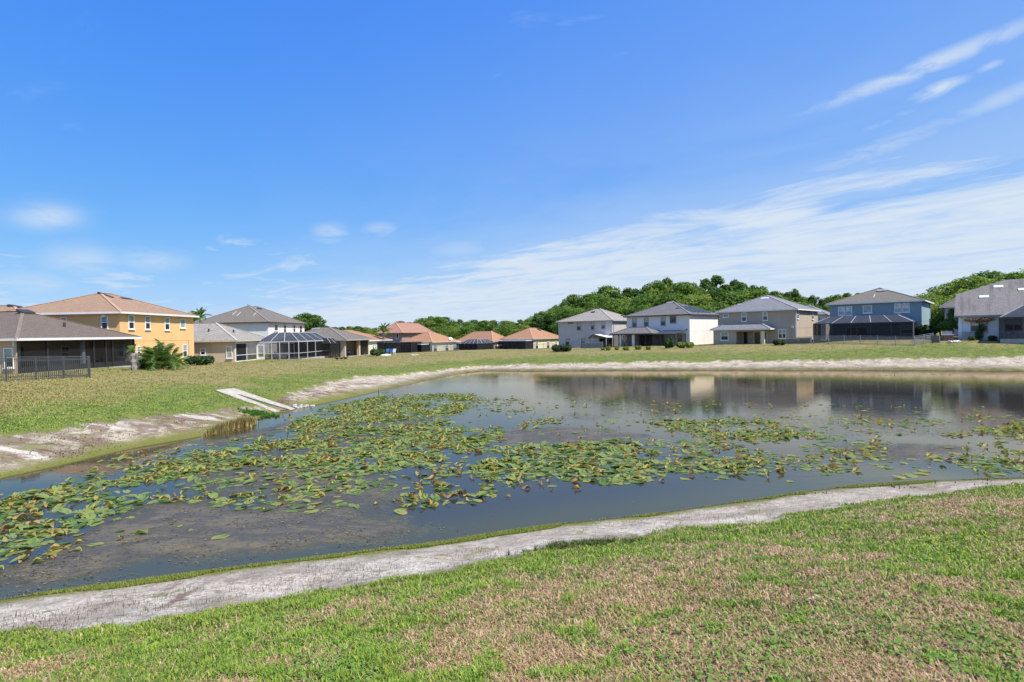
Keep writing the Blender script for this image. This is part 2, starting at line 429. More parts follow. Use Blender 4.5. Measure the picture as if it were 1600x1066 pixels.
# ------------------------------------------------------------------ pond outline and terrain
ZW = -2.1
SHORE_PX = [  # photo pixel of the water's edge, bank steepness (tau)
    (-260, 985, 4.5), (-120, 957, 4.5), (0, 937, 4.5), (150, 916, 4.5), (300, 896, 4.5), (450, 877, 4.5), (600, 858, 4.5), (687, 848, 4.5), (780, 832, 4.5), (875, 819, 4.5),
    (950, 811, 4.5), (1020, 804, 4.5), (1100, 792, 4.5), (1187, 780, 4.6), (1262, 768, 4.7), (1330, 760, 4.8), (1412, 754, 5), (1500, 750, 5), (1600, 747, 5)]
LEFT_PX = [(1600, 580), (1500, 579.5), (1400, 579), (1300, 578.5), (1200, 578.5), (1100, 578.5), (1000, 579), (900, 579.5), (820, 580), (760, 579.5), (725, 583), (700, 588), (670, 594),
           (640, 601), (600, 610), (560, 619), (520, 628), (480, 636), (455, 641), (420, 650), (380, 663), (320, 682), (260, 692), (200, 703), (140, 717), (100, 727), (50, 738), (0, 749), (-80, 766), (-200, 790)]
near = [(*atz(a, b, ZW).xy, t) for a, b, t in SHORE_PX]
far = [(*atz(a, b, ZW).xy, 8.5) for a, b in LEFT_PX]
right_end = [(26, 22.5, 6), (41, 26, 7), (62, 30, 8), (79, 39, 8), (75, 51, 8), (63, 56, 8.5)]
left_end = [(-26, 14.5, 8), (-26, 12, 7), (-21.5, 9.3, 5.5)]
near = [p for p in near if p[0] > -18.5]
SH = np.array(near + right_end + far + left_end)

def seg_dist(x, y, P):
    """signed distance to the closed polyline (negative inside) and the interpolated third value"""
    out = np.empty(len(x)); val = np.empty(len(x))
    A, B = P, np.roll(P, -1, 0)
    for i in range(0, len(x), 40000):
        X, Yv = x[i:i + 40000, None], y[i:i + 40000, None]
        ex, ey = (B - A)[:, 0], (B - A)[:, 1]
        t = np.clip(((X - A[:, 0]) * ex + (Yv - A[:, 1]) * ey) / (ex * ex + ey * ey + 1e-9), 0, 1)
        d2 = (X - A[:, 0] - t * ex) ** 2 + (Yv - A[:, 1] - t * ey) ** 2
        k = d2.argmin(1); r = np.arange(len(k))
        cross = ((A[:, 1] > Yv) != (B[:, 1] > Yv)) & (X < ex * (Yv - A[:, 1]) / np.where(ey == 0, 1e-9, ey) + A[:, 0])
        ins = cross.sum(1) % 2 == 1
        out[i:i + 40000] = np.sqrt(d2[r, k]) * np.where(ins, -1, 1)
        val[i:i + 40000] = A[k, 2] + (B - A)[k, 2] * t[r, k]
    return out, val

CTRL = [(0, 0, .22, 1), (-15, -8, .25, 1), (20, -8, .3, 1), (30, 8, .2, 1), (-30, 2, 0, 1), (60, 15, .4, 1)]
for k, s in S.items():
    if k in ('far2', 'behind', 'pink'): continue
    for (x, y) in ((0, 0), (-s.LL * .6, 0), (0, s.LR * .6)):
        p = s.world(x, y); CTRL.append((p.x, p.y, max(-1.1, p.z - .03), 1))
CTRL = np.array(CTRL)
def lawn(x, y):
    out = np.empty(len(x))
    for i in range(0, len(x), 40000):
        d2 = (x[i:i + 40000, None] - CTRL[:, 0]) ** 2 + (y[i:i + 40000, None] - CTRL[:, 1]) ** 2 + 4.0
        wt = d2 ** -1.6
        out[i:i + 40000] = (wt * CTRL[:, 2]).sum(1) / wt.sum(1)
    return out

def base_height(x, y):
    x = np.asarray(x, float); y = np.asarray(y, float)
    d, tau = seg_dist(x, y, SH)
    z0 = lawn(x, y)
    dp = np.maximum(d, 0)
    tn = np.clip((dp + 2.2) / 15, 0, 1); fn = (tn * tn * (3 - 2 * tn) - .0582) / .9418
    nw = 1 - sstep(tau, 5.2, 7.5)                      # the near bank: a flat beach below a grassy slope
    z = ZW + (z0 - ZW) * (nw * fn + (1 - nw) * (1 - np.exp(-dp / tau)))
    z = np.where(dp > 14, z + (z0 - z) * sstep(dp, 14, 24), z)
    z = np.where(d < 0, ZW - np.minimum(-d * .22, 1.4), z)
    return z, d

def march(px, py):
    d = ray(px, py); ts = np.linspace(3.5, 110, 3000)
    X, Yv = CAM.x + d.x / d.y * ts, ts; Z = CAM.z + d.z / d.y * ts
    h, _ = base_height(X, Yv); k = int(np.argmax(Z < h))
    return X[k], Yv[k]

SAND_PX = [(0, 1000), (100, 991), (200, 980), (300, 966), (400, 948), (500, 925), (600, 911), (687, 898), (800, 873), (875, 858), (950, 851), (1025, 836), (1100, 826), (1187, 819), (1262, 800),
           (1375, 783), (1487, 772), (1600, 761)]
SAND_PX2 = [(1600, 560), (1500, 561), (1400, 562.5), (1300, 564), (1200, 565), (1100, 566), (1000, 567.5), (900, 569.5), (820, 571), (760, 572), (735, 574.5), (700, 579), (640, 585), (600, 588), (560, 589), (520, 597),
            (480, 607), (440, 622), (400, 637), (330, 643), (260, 650), (200, 657), (120, 668), (60, 677), (0, 684)]
sn = [(*march(a, b), 0) for a, b in SAND_PX]; sf = [(*march(a, b), 0) for a, b in SAND_PX2]
SAND = np.array([(-20, 7.4, 0), (-12.5, 6.9, 0)] + [p for p in sn if p[0] > -11] + [(26, 19.5, 0), (41, 22.5, 0), (64, 26, 0), (86, 35, 0), (86, 54, 0), (71, 63, 0)] + sf + [(-34, 16, 0), (-33, 8.5, 0)])

FA, FB = [Vector((*march(a, b), 0)) for a, b in ((351, 609.5), (447, 640.2))]   # the line of the drain flume down the left bank
FA.z = float(base_height([FA.x], [FA.y])[0][0]) + .02; FB.z = ZW - .06
def carve(x, y, z):
    ax = FB.xy - FA.xy; L2 = ax.length_squared
    v = ((x - FA.x) * ax.x + (y - FA.y) * ax.y) / L2; u = np.abs((x - FA.x) * ax.y - (y - FA.y) * ax.x) / math.sqrt(L2)
    pl = FA.z + (FB.z - FA.z) * np.clip(v, 0, 1) - .03
    m = sstep(-u, -1.25, -.86) * sstep(v, -.12, .02) * sstep(-v, -1.1, -1.0)
    return z * (1 - m) + np.minimum(z, pl) * m
def sand_edge(x, y):
    e, _ = seg_dist(np.asarray(x, float), np.asarray(y, float), SAND)
    return e
def height(x, y, full=False):
    x = np.asarray(x, float); y = np.asarray(y, float)
    z, d = base_height(x, y); e = sand_edge(x, y)
    nz = fbm(x * .55, y * .55, 11, 3) - .5
    farm = sstep(y + .35 * np.abs(x), 19, 27)
    z = z + (sstep(e + nz * 1.0, -.25, .15) * np.where(d > 0, 1, 0)) * (.05 + .20 * farm * sstep(x, -20, -6))
    z = z + np.where(d > .3, nz * .10 + (fbm(x * 2.3, y * 2.3, 5, 3) - .5) * .05, 0) * np.clip(d, 0, 1)
    z = carve(x, y, z)
    if full: return z, d, e
    return z

def axis(a, b, st, outer):
    c = list(np.arange(a, b + 1e-6, st)); v, step = c[-1], st
    while v < outer: step *= 1.28; v += step; c.append(v)
    v, step = c[0], st
    while v > -outer: step *= 1.28; v -= step; c.insert(0, v)
    return np.array(c)
gx = axis(-48, 62, .34, 1800)
gy = np.concatenate([np.arange(3, 22, .16), np.arange(22, 76, .34), np.arange(76, 160, 1.4)])
v, st, out = 160, 2., []
while v < 3000: v += st; st *= 1.28; out.append(v)
inn = []; v, st = 3, .3
while v > -900: v -= st; st *= 1.35; inn.insert(0, v)
gy = np.concatenate([inn, gy, out])
GX, GY = np.meshgrid(gx, gy)
gz, gd, ge = height(GX.ravel(), GY.ravel(), True)
farr = np.hypot(GX.ravel(), GY.ravel() - 50)
gz = np.where(farr > 170, gz + (-.6 - gz) * sstep(farr, 170, 320), gz)
GZ = gz.reshape(GX.shape); GE = ge.reshape(GX.shape); GD = gd.reshape(GX.shape)
def sample(grid, x, y):
    ix = np.clip(np.searchsorted(gx, x) - 1, 0, len(gx) - 2); iy = np.clip(np.searchsorted(gy, y) - 1, 0, len(gy) - 2)
    fx = (x - gx[ix]) / (gx[ix + 1] - gx[ix]); fy = (y - gy[iy]) / (gy[iy + 1] - gy[iy])
    return (grid[iy, ix] * (1 - fx) + grid[iy, ix + 1] * fx) * (1 - fy) + (grid[iy + 1, ix] * (1 - fx) + grid[iy + 1, ix + 1] * fx) * fy
def gh(x, y): return float(sample(GZ, np.array([x]), np.array([y]))[0])
def ghit(px, py):
    """ground point seen at a photo pixel"""
    d = ray(px, py); ts = np.linspace(3.5, 150, 6000)
    h = sample(GZ, CAM.x + d.x / d.y * ts, ts); Z = CAM.z + d.z / d.y * ts
    k = int(np.argmax(Z < h)); return Vector((CAM.x + d.x / d.y * ts[k], ts[k], h[k]))

# patches of dry and green turf, shared by the soil and the blades on it
def dryness(x, y):
    near_ = 1 - sstep(np.hypot(x, y), 16, 26)
    n = fbm(x * .5 + 3, y * .5, 21, 4); n2 = fbm(x * 2.1, y * 2.1, 22, 3)
    a = .58 * n + .42 * n2
    # along the pond the turf stays greener, the middle of the slope is browned
    e = sand_edge(x, y)
    dn = a + .10 * sstep(e, .8, 3.5) - .12 * (1 - sstep(e, .2, 1.2))
    b = fbm(x * .07, y * .16, 23, 3) * .6 + fbm(x * .25, y * .5, 24, 3) * .4
    df = b - .24 * (1 - sstep(e, .5, 5.5)) + .22 * sstep(e, 4, 11)
    return np.clip(sstep(dn, .42, .70) * near_ + sstep(df, .38, .74) * .85 * (1 - near_), 0, 1)

nx, ny = len(gx), len(gy)
idx = np.arange(nx * ny).reshape(ny, nx)
FQ = np.stack([idx[:-1, :-1], idx[:-1, 1:], idx[1:, 1:], idx[1:, :-1]], -1).reshape(-1, 4)

gm, t, b = mat('lawn_and_sand')
co = obj_co(t)
e, dsh, dry = t.attr('edge'), t.attr('shore'), t.attr('dry')
nm, nf, nl = t.noise(co, 1.3, 6, .62), t.noise(co, 16, 5, .7), t.noise(co, .22, 4, .6)
nv = t.noise(co, 60, 3, .7)
green = t.mix(t.mr(nm, .3, .7), (.10, .135, .026), (.19, .215, .042))
tan = t.mix(t.attr('farness'), t.mix(t.mr(nm, .3, .7), (.24, .175, .11), (.34, .26, .17)), t.mix(t.mr(nm, .3, .7), (.225, .185, .06), (.33, .265, .11)))
dryf = t.math('ADD', dry, t.math('MULTIPLY', t.math('SUBTRACT', nm, .5), .9), clamp=True)
gr = t.mix(dryf, green, tan)
gr = t.mix(t.mr(nf, .38, .68, 0, .38), gr, (.055, .062, .022))
gr = t.mix(t.mr(nv, .5, .75, 0, .3), gr, (.3, .27, .15))
# sand, pale and bleached with dark specks, rusty plant litter and a damp olive foot
sw = t.noise(t.scale(co, (1, 1, 1)), .8, 6, .65)
sd_ = t.mix(t.mr(nf, .3, .66), (.34, .285, .21), (.80, .71, .575))
sd_ = t.mix(t.attr('farness'), sd_, t.mix(1.0, sd_, (.92, .88, .84), 'MULTIPLY'))
sd_ = t.mix(t.mr(sw, .36, .60, .75, 0), sd_, (.30, .25, .19))
sd_ = t.mix(t.mr(nv, .5, .68, 0, .7), sd_, (.13, .11, .085))
sd_ = t.mix(t.mr(t.noise(t.scale(co, (.8, 1.6, 1)), 3.4, 6, .72), .5, .64, 0, .7), sd_, (.15, .125, .095))
lit = t.noise(co, .55, 6, .7, .6)
sd_ = t.mix(t.mr(t.math('ADD', lit, t.math('MULTIPLY', t.attr('mess'), .15)), .60, .68, 0, .8), sd_, (.15, .085, .065))
sd_ = t.mix(t.mr(t.math('ADD', t.noise(t.scale(co, (1, 1, 1)), .9, 5, .7, 1.0), t.math('MULTIPLY', t.attr('mess'), .05)), .56, .67, 0, .85), sd_, (.20, .19, .06))
wet = t.mr(t.math('ADD', dsh, t.math('MULTIPLY', t.math('SUBTRACT', nm, .5), .8)), .10, t.attr('wetw'), 1, 0)
sd_ = t.mix(t.math('MULTIPLY', t.attr('mess'), t.mr(nm, .35, .6, .45, .0)), sd_, (.25, .205, .145))
rb = t.noise(t.scale(co, (.35, .9, 1)), 1.0, 5, .7, .8)
sd_ = t.mix(t.math('MULTIPLY', t.attr('mess'), t.mr(rb, .54, .64, 0, .8)), sd_, (.115, .06, .045))
sd_ = t.mix(t.math('MULTIPLY', t.attr('mess'), t.mr(rb, .36, .46, .75, 0)), sd_, (.62, .57, .50))
sd_ = t.mix(t.mr(t.math('ADD', dsh, t.math('MULTIPLY', t.math('SUBTRACT', nm, .5), 2.2)), .4, 1.6, .45, 0), sd_, t.mix(t.mr(nf, .3, .7), (.20, .165, .115), (.36, .31, .24)))
sd_ = t.mix(wet, sd_, t.mix(t.math('MULTIPLY', t.attr('farness'), t.math('SUBTRACT', 1.0, t.attr('mess'))), t.mix(t.mr(nf, .3, .7), (.10, .115, .02), (.21, .20, .035)), t.mix(t.mr(nm, .3, .7), (.105, .10, .035), (.20, .17, .085))))
sd_ = t.mix(t.mr(dsh, -.05, .16, 1, 0), sd_, (.045, .042, .028))
ee = t.math('ADD', e, t.math('ADD', t.math('MULTIPLY', t.math('MULTIPLY', t.math('SUBTRACT', nm, .5), 1.5), t.math('MULTIPLY_ADD', t.attr('mess'), 1.6, 1.0)), t.math('MULTIPLY', t.math('SUBTRACT', nf, .5), .9)))
gcol = t.mix(t.mr(ee, -.22, .18), sd_, gr)
t.put(b.inputs['Base Color'], gcol); b.inputs['Roughness'].default_value = .95; b.inputs['Specular IOR Level'].default_value = .2
bump(t, b, t.math('ADD', t.math('ADD', t.math('MULTIPLY', nf, .7), t.math('MULTIPLY', nm, .8)), t.math('MULTIPLY', nv, .25)), .8, .06)
DRY = dryness(GX.ravel(), GY.ravel())
farness = sstep(np.hypot(GX.ravel(), GY.ravel()), 14, 26)
mess = (1 - sstep(GX.ravel(), -14, -4)) * (1 - sstep(GY.ravel(), 40, 62)) * sstep(GY.ravel(), 13, 20)
wetw = np.where(GY.ravel() < 24, .62, 1.5) + .6 * sstep(GY.ravel(), 30, 50) + .5 * mess
ground = np_mesh('ground', np.stack([GX.ravel(), GY.ravel(), GZ.ravel()], 1), FQ, gm,
                 dict(edge=np.clip(ge, -20, 40), shore=np.clip(gd, -5, 40), dry=DRY, wetw=wetw, farness=farness, mess=mess), sm=True)
ground['kind'] = 'structure'

# ------------------------------------------------------------------ water
def poly_water(pts):
    return np.array([(*atz(a, b, ZW).xy, 0) for a, b in pts])
WEED = [  # floating and drowned weed, with how thickly it covers the water
    ([(-60, 900), (40, 868), (130, 826), (215, 780), (330, 775), (430, 785), (560, 792), (640, 806), (710, 830), (600, 856), (450, 876), (300, 894), (150, 914), (0, 935), (-60, 945)], 1.0),
    ([(290, 692), (400, 668), (455, 658), (470, 672), (420, 690), (320, 706)], .95),
    ([(735, 672), (860, 664), (1000, 672), (1050, 684), (950, 694), (800, 696), (745, 690)], .75),
    ([(850, 640), (960, 646), (1010, 662), (930, 672), (850, 660)], .4),
    ([(1270, 694), (1400, 688), (1560, 694), (1560, 712), (1480, 726), (1350, 726), (1280, 712)], .85),
    ([(1010, 690), (1150, 690), (1180, 712), (1060, 716)], .5),
    ([(280, 720), (480, 700), (640, 740), (640, 800), (430, 795), (260, 785)], .72),
    ([(460, 668), (640, 640), (740, 668), (700, 720), (500, 725), (380, 712)], .55),
    ([(1080, 640), (1600, 655), (1600, 690), (1200, 690)], .35),
]
WEED = [(poly_water(p), k) for p, k in WEED]
def weed(x, y):
    v = np.zeros(len(x))
    nz = (fbm(x * .5, y * .5, 31, 4) - .5) * 2.6
    for P, k in WEED:
        d, _ = seg_dist(x, y, P); v = np.maximum(v, k * sstep(-d + nz, -.9, 1.9))
    return v
wx, wy = np.arange(-28, 82, .4), np.concatenate([np.arange(6, 36, .25), np.arange(36, 80, .6)])
WX, WY = np.meshgrid(wx, wy)
wd, _ = seg_dist(WX.ravel(), WY.ravel(), SH)
wi = np.arange(WX.size).reshape(WX.shape)
WQ = np.stack([wi[:-1, :-1], wi[:-1, 1:], wi[1:, 1:], wi[1:, :-1]], -1).reshape(-1, 4)
WQ = WQ[(wd[WQ] < .45).any(1)]
used = np.unique(WQ); remap = np.zeros(WX.size, int); remap[used] = np.arange(len(used))
wV = np.stack([WX.ravel(), WY.ravel(), np.full(WX.size, ZW)], 1)[used]
wm, t, b = mat('pond_water')
co = obj_co(t)
wa = t.attr('weed')
n1 = t.noise(t.scale(co, (1.0, 1.5, 1)), 6.5, 6, .7, .3); n2 = t.noise(co, 22, 4, .75)
rag = t.math('ADD', t.math('MULTIPLY', n1, .75), t.math('MULTIPLY', n2, .45))
wmask = t.mr(t.math('ADD', t.math('MULTIPLY', wa, .80), rag), .86, 1.24, 0, .85)
wcol = t.mix(t.mr(t.noise(co, 2.2, 6, .7), .35, .65), (.13, .11, .08), (.185, .145, .075))
wcol = t.mix(t.mr(n2, .56, .74, 0, .6), wcol, (.22, .20, .15))
wcol = t.mix(t.mr(t.noise(t.scale(co, (.5, 1.1, 1)), 1.3, 6, .7, .8), .42, .62, .7, 0), wcol, (.06, .056, .048))
wcol = t.mix(t.mr(n1, .34, .5, .6, 0), wcol, (.04, .04, .038))
deep = t.mix(t.mr(t.attr('shore'), -2.6, -.2), (.036, .034, .032), (.058, .055, .028))
t.put(b.inputs['Base Color'], wcol); b.inputs['Roughness'].default_value = .45; b.inputs['Specular IOR Level'].default_value = .25
rip = t.noise(t.scale(co, (1.1, 2.0, 1)), 1.6, 3, .55, .4); rip2 = t.noise(t.scale(co, (1, 1.6, 1)), 6.5, 2, .5, .3)
gust = t.mr(t.noise(co, .16, 3, .5), .38, .66)
bstr = t.math('MULTIPLY_ADD', gust, .045, t.math('MULTIPLY', t.attr('ripple'), .075))
bp = t.new('ShaderNodeBump'); bp.inputs['Distance'].default_value = .05
t.put(bp.inputs['Strength'], t.math('ADD', bstr, t.math('MULTIPLY', wmask, .7)))
t.put(bp.inputs['Height'], t.math('ADD', t.math('ADD', rip, t.math('MULTIPLY', rip2, .35)), t.math('MULTIPLY', t.math('MULTIPLY', rag, wmask), 1.2)))
t.l.new(bp.outputs[0], b.inputs['Normal'])
# murky body under a gloss whose painted warm tint greys the reflected blue sky
mur = t.new('ShaderNodeBsdfDiffuse'); t.put(mur.inputs['Color'], deep)
gl = t.new('ShaderNodeBsdfGlossy'); gl.inputs['Color'].default_value = (1.0, .88, .68, 1); gl.inputs['Roughness'].default_value = .02; t.l.new(bp.outputs[0], gl.inputs['Normal'])
fr = t.new('ShaderNodeFresnel'); fr.inputs['IOR'].default_value = 1.58; t.l.new(bp.outputs[0], fr.inputs['Normal'])
mx = t.new('ShaderNodeMixShader'); t.put(mx.inputs[0], fr.outputs[0]); t.l.new(mur.outputs[0], mx.inputs[1]); t.l.new(gl.outputs[0], mx.inputs[2])
mx2 = t.new('ShaderNodeMixShader'); t.put(mx2.inputs[0], wmask); t.l.new(mx.outputs[0], mx2.inputs[1]); t.l.new(b.outputs[0], mx2.inputs[2])
t.l.new(mx2.outputs[0], t.n['Material Output'].inputs[0])
water = np_mesh('water', wV, remap[WQ], wm, dict(weed=weed(wV[:, 0], wV[:, 1]), shore=np.clip(wd[used], -9, 2), ripple=sstep(wV[:, 1], 20, 42) * .55 + .25), sm=True)
tag(water, kind='structure')

# ------------------------------------------------------------------ houses
class House:
    def __init__(s, site, label, wall, roof, trim, rise, ov=.45, setL=0, setR=0, belt=True, roofed=True, depth=1.6):
        s.t = site; s.H = site.H; s.wall = MT[wall]; s.trim = MT[trim]; s.ov = ov; s.setL, s.setR = setL, setR
        s.root = empty('house', site.O, site.phi, label, 'house')
        LL, LR, H = site.LL, site.LR, s.H
        s.LL, s.LR = LL, LR
        m = MB(); m.box((-LL, setL, -depth), (-setR, LR, H - .01)); m.build('wall', s.wall, s.root)
        if H > 4 and belt:
            m = MB(); m.box((-LL - .02, setL - .02, 2.72), (-setR + .02, setL - .001, 2.80)); m.box((-setR + .001, setL - .02, 2.72), (-setR + .02, LR, 2.80))
            m.build('belt_course', s.wall, s.root)
        if roofed: s.hip(-LL - ov, ov, -ov, LR + ov, H, rise, MT[roof])
    def hip(s, x0, x1, y0, y1, z, rise, rm, base='roof', fascia=True, skip=()):
        """hip roof: slopes, ridge caps, fascia and soffit"""
        w_, d_ = x1 - x0, y1 - y0; h = min(w_, d_) / 2; zt = z + .10
        if w_ >= d_: A, B = (x0 + h, (y0 + y1) / 2), (x1 - h, (y0 + y1) / 2)
        else: A, B = ((x0 + x1) / 2, y0 + h), ((x0 + x1) / 2, y1 - h)
        A, B = Vector((*A, zt + rise)), Vector((*B, zt + rise))
        c = [Vector((x0, y0, zt)), Vector((x1, y0, zt)), Vector((x1, y1, zt)), Vector((x0, y1, zt))]
        m = MB(); sl = math.hypot(h, rise) / h
        def slope(pts, along):
            e0 = pts[0]; uv = []
            for p in pts:
                q = p - e0; u = q.x if along == 'x' else q.y; v = (q.y if along == 'x' else q.x)
                uv.append((abs(u) if along else u, abs(v) * sl))
            m.face(pts, 0, uv)
        if w_ >= d_:
            slope([c[0], c[1], B, A], 'x'); slope([c[1], c[2], B], 'y'); slope([c[2], c[3], A, B], 'x'); slope([c[3], c[0], A], 'y')
        else:
            slope([c[0], c[1], A], 'x'); slope([c[1], c[2], B, A], 'y'); slope([c[2], c[3], B], 'x'); slope([c[3], c[0], A, B], 'y')
        m.face([(x0, y0, z + .01), (x0, y1, z + .01), (x1, y1, z + .01), (x1, y0, z + .01)])
        ro = m.build(base, rm, s.root)
        near = (lambda p: A if (p - A).length < (p - B).length else B)
        caps = [(p, near(p)) for p in c] + ([(A, B)] if (A - B).length > .3 else [])
        for p, q in caps:
            k = MB(); up = Vector((0, 0, .02)); k.beam(p + up, q + up, .26, .05)
            k.build('ridge_cap', cap_of(rm), ro)
        if fascia:
            k = MB(); T = .05
            k.box((x0 - T, y0 - T, z - .08), (x1 + T, y0, zt + .02)); k.box((x0 - T, y1, z - .08), (x1 + T, y1 + T, zt + .02))
            k.box((x0 - T, y0, z - .08), (x0, y1, zt + .02)); k.box((x1, y0, z - .08), (x1 + T, y1, zt + .02))
            k.build('fascia', s.trim, s.root)
        s.roof = ro; s.rz = lambda x, y: zt + rise / h * min(x - x0, x1 - x, y - y0, y1 - y)
        return ro
    def P(s, face, a, o, z, inset=None):
        if face == 'L': return (a, (s.setL if inset is None else inset) - o, z)
        return (-(s.setR if inset is None else inset) + o, a, z)
    def px(s, face, px, py, inset=None):
        return s.t.on_face(face, px, py, (s.setL if face == 'L' else s.setR) if inset is None else inset)
    def win(s, face, x0, x1, y0, y1, kind='sash', top='blind', bot='pane', trim='alu', inset=None):
        pm = (y0 + y1) / 2
        a, _ = s.px(face, x0, pm, inset); b_, _ = s.px(face, x1, pm, inset)
        _, zt = s.px(face, (x0 + x1) / 2, y0, inset); _, zb = s.px(face, (x0 + x1) / 2, y1, inset)
        return s.win_at(face, min(a, b_), max(a, b_), zb, zt, kind, top, bot, trim, inset)
    def win_at(s, face, a, b, z0, z1, kind='sash', top='blind', bot='pane', trim='alu', inset=None, name='window'):
        P = lambda u, o, z: s.P(face, u, o, z, inset)
        fw = min(.09, (b - a) * .14); m = MB(); zm = (z0 + z1) / 2; o1 = .075
        m.box(P(a, -.03, z0), P(a + fw, o1, z1)); m.box(P(b - fw, -.03, z0), P(b, o1, z1))
        m.box(P(a + fw, -.03, z1 - fw), P(b - fw, o1, z1)); m.box(P(a + fw, -.03, z0), P(b - fw, o1, z0 + fw))
        if kind in ('sash', 'double'): m.box(P(a + fw, -.03, zm - .035), P(b - fw, .055, zm + .035))
        if kind == 'double':
            c = (a + b) / 2; m.box(P(c - .06, -.03, z0 + fw), P(c + .06, o1 - .003, z1 - fw))
        if kind == 'slider':
            c = (a + b) / 2; m.box(P(c - .05, -.03, z0 + fw), P(c + .05, .055, z1 - fw))
        f = m.build(name, MT[trim], s.root)
        if name == 'window':
            MB().box(P(a - .05, -.02, z0 - .09), P(b + .05, .13, z0 - .002)).build('sill', MT[trim], f)
        cols = [(a + fw, b - fw)]
        if kind == 'double': cols = [(a + fw, (a + b) / 2 - .06), ((a + b) / 2 + .06, b - fw)]
        if kind == 'slider': cols = [(a + fw, (a + b) / 2 - .05), ((a + b) / 2 + .05, b - fw)]
        for p, q in cols:
            if kind in ('sash', 'double'):
                MB().box(P(p, -.02, zm + .035), P(q, .03, z1 - fw)).build('pane', MT[top], f)
                MB().box(P(p, -.02, z0 + fw), P(q, .018, zm - .035)).build('pane', MT[bot], f)
            else: MB().box(P(p, -.02, z0 + fw), P(q, .02, z1 - fw)).build('pane', MT[bot if kind == 'slider' else top], f)
        return f
    def box(s, name, a, b, m, parent=None): return MB().box(a, b).build(name, MT[m] if isinstance(m, str) else m, parent or s.root)
    def spout(s, face, a, z0, z1, m='alu', w_=.09, inset=None):
        k = MB().box(s.P(face, a - w_ / 2, .01, z0), s.P(face, a + w_ / 2, .11, z1))
        k.build('downspout', MT[m], s.root)
    def vent(s, x, y, w_=.9, d_=.5, m='dtrim', h=.16, name='roof_vent'):
        z = s.rz(x, y); k = MB(); e = .3
        zx = (s.rz(x + e, y) - s.rz(x - e, y)) / (2 * e); zy = (s.rz(x, y + e) - s.rz(x, y - e)) / (2 * e)
        c = [(x + i * w_ / 2, y + j * d_ / 2) for i, j in ((-1, -1), (1, -1), (1, 1), (-1, 1))]
        lo = [(p, q, z + zx * (p - x) + zy * (q - y) - .05) for p, q in c]; hi = [(p, q, r_ + .05 + h) for p, q, r_ in lo]
        for i in range(4): j = (i + 1) % 4; k.face([lo[i], lo[j], hi[j], hi[i]])
        k.face(hi); k.build(name, MT[m], s.roof)
    def pipe(s, x, y, m='dtrim', r_=.11, h=.4):
        z = s.rz(x, y); MB().tube([(x, y, z - .1), (x, y, z + h)], [r_, r_]).build('vent_pipe', MT[m], s.roof)
    def screens(s, poly, z0, z1, stops, rails=(), frame='bronze', scr='scr', kick=0, pw=.075, top=.12, kickm=None, bottom=True):
        """screen enclosure along a polyline; stops: post positions as fractions per side"""
        m = MB()
        for p, q in zip(poly, poly[1:]): m.beam((*p, z1 - top / 2), (*q, z1 - top / 2), pw, top)
        root = m.build('screen_enclosure', MT[frame], s.root)
        for k, (p, q) in enumerate(zip(poly, poly[1:])):
            p, q = Vector(p), Vector(q); st = stops[k]; st = [i / st for i in range(st + 1)] if isinstance(st, int) else st
            for i, f in enumerate(st):
                if k > 0 and i == 0: continue
                c = p.lerp(q, f); MB().box((c.x - pw / 2, c.y - pw / 2, z0), (c.x + pw / 2, c.y + pw / 2, z1 - top)).build('post', MT[frame], root)
            for f, g in zip(st, st[1:]):
                a, b = p.lerp(q, f), p.lerp(q, g); d = (b - a).normalized() * (pw / 2); a, b = a + d, b - d
                for r_ in rails: MB().beam((*a, z0 + r_), (*b, z0 + r_), pw * .7, .07).build('rail', MT[frame], root)
                if bottom: MB().beam((*a, z0 + .06), (*b, z0 + .06), pw * .8, .1).build('rail', MT[frame], root)
                zk = z0 + kick
                if kick:
                    MB().beam((*a, z0 + kick / 2 + .06), (*b, z0 + kick / 2 + .06), .03, kick - .12).build('kick_panel', MT[kickm or frame], root)
                m = MB(); m.face([(*a, zk + .02), (*b, zk + .02), (*b, z1 - top), (*a, z1 - top)]); m.build('screen_panel', MT[scr], root)
        return root
    def cage_roof(s, root, x0, x1, y0, y1, z, inset, rise, nx, ny, frame='alu', scr='scr_roof', rib=.09, open_sides=''):
        """mansard roof of a pool cage: hip ribs, sloping panels and a flat top; a side in open_sides stands against the wall and has no slope"""
        ix0, ix1 = x0 + (0 if 'W' in open_sides else inset), x1 - (0 if 'E' in open_sides else inset)
        iy0, iy1 = y0 + (0 if 'S' in open_sides else inset), y1 - (0 if 'N' in open_sides else inset)
        lo = [(x0, y0), (x1, y0), (x1, y1), (x0, y1)]; hi = [(ix0, iy0), (ix1, iy0), (ix1, iy1), (ix0, iy1)]
        for i in range(4):
            j = (i + 1) % 4; n = nx if i % 2 == 0 else ny
            a, b, c, d = Vector((*lo[i], z)), Vector((*lo[j], z)), Vector((*hi[j], z + rise)), Vector((*hi[i], z + rise))
            MB().beam(d, c, rib, rib).build('rib', MT[frame], root)
            flat = (a - d).xy.length < .05 and (b - c).xy.length < .05
            for k in range(n):
                f, g = k / n, (k + 1) / n
                if not flat:
                    m = MB(); m.face([a.lerp(b, f), a.lerp(b, g), d.lerp(c, g), d.lerp(c, f)]); m.build('screen_panel', MT[scr], root)
                if not flat: MB().beam(a.lerp(b, f), d.lerp(c, f), rib, rib).build('rib', MT[frame], root)
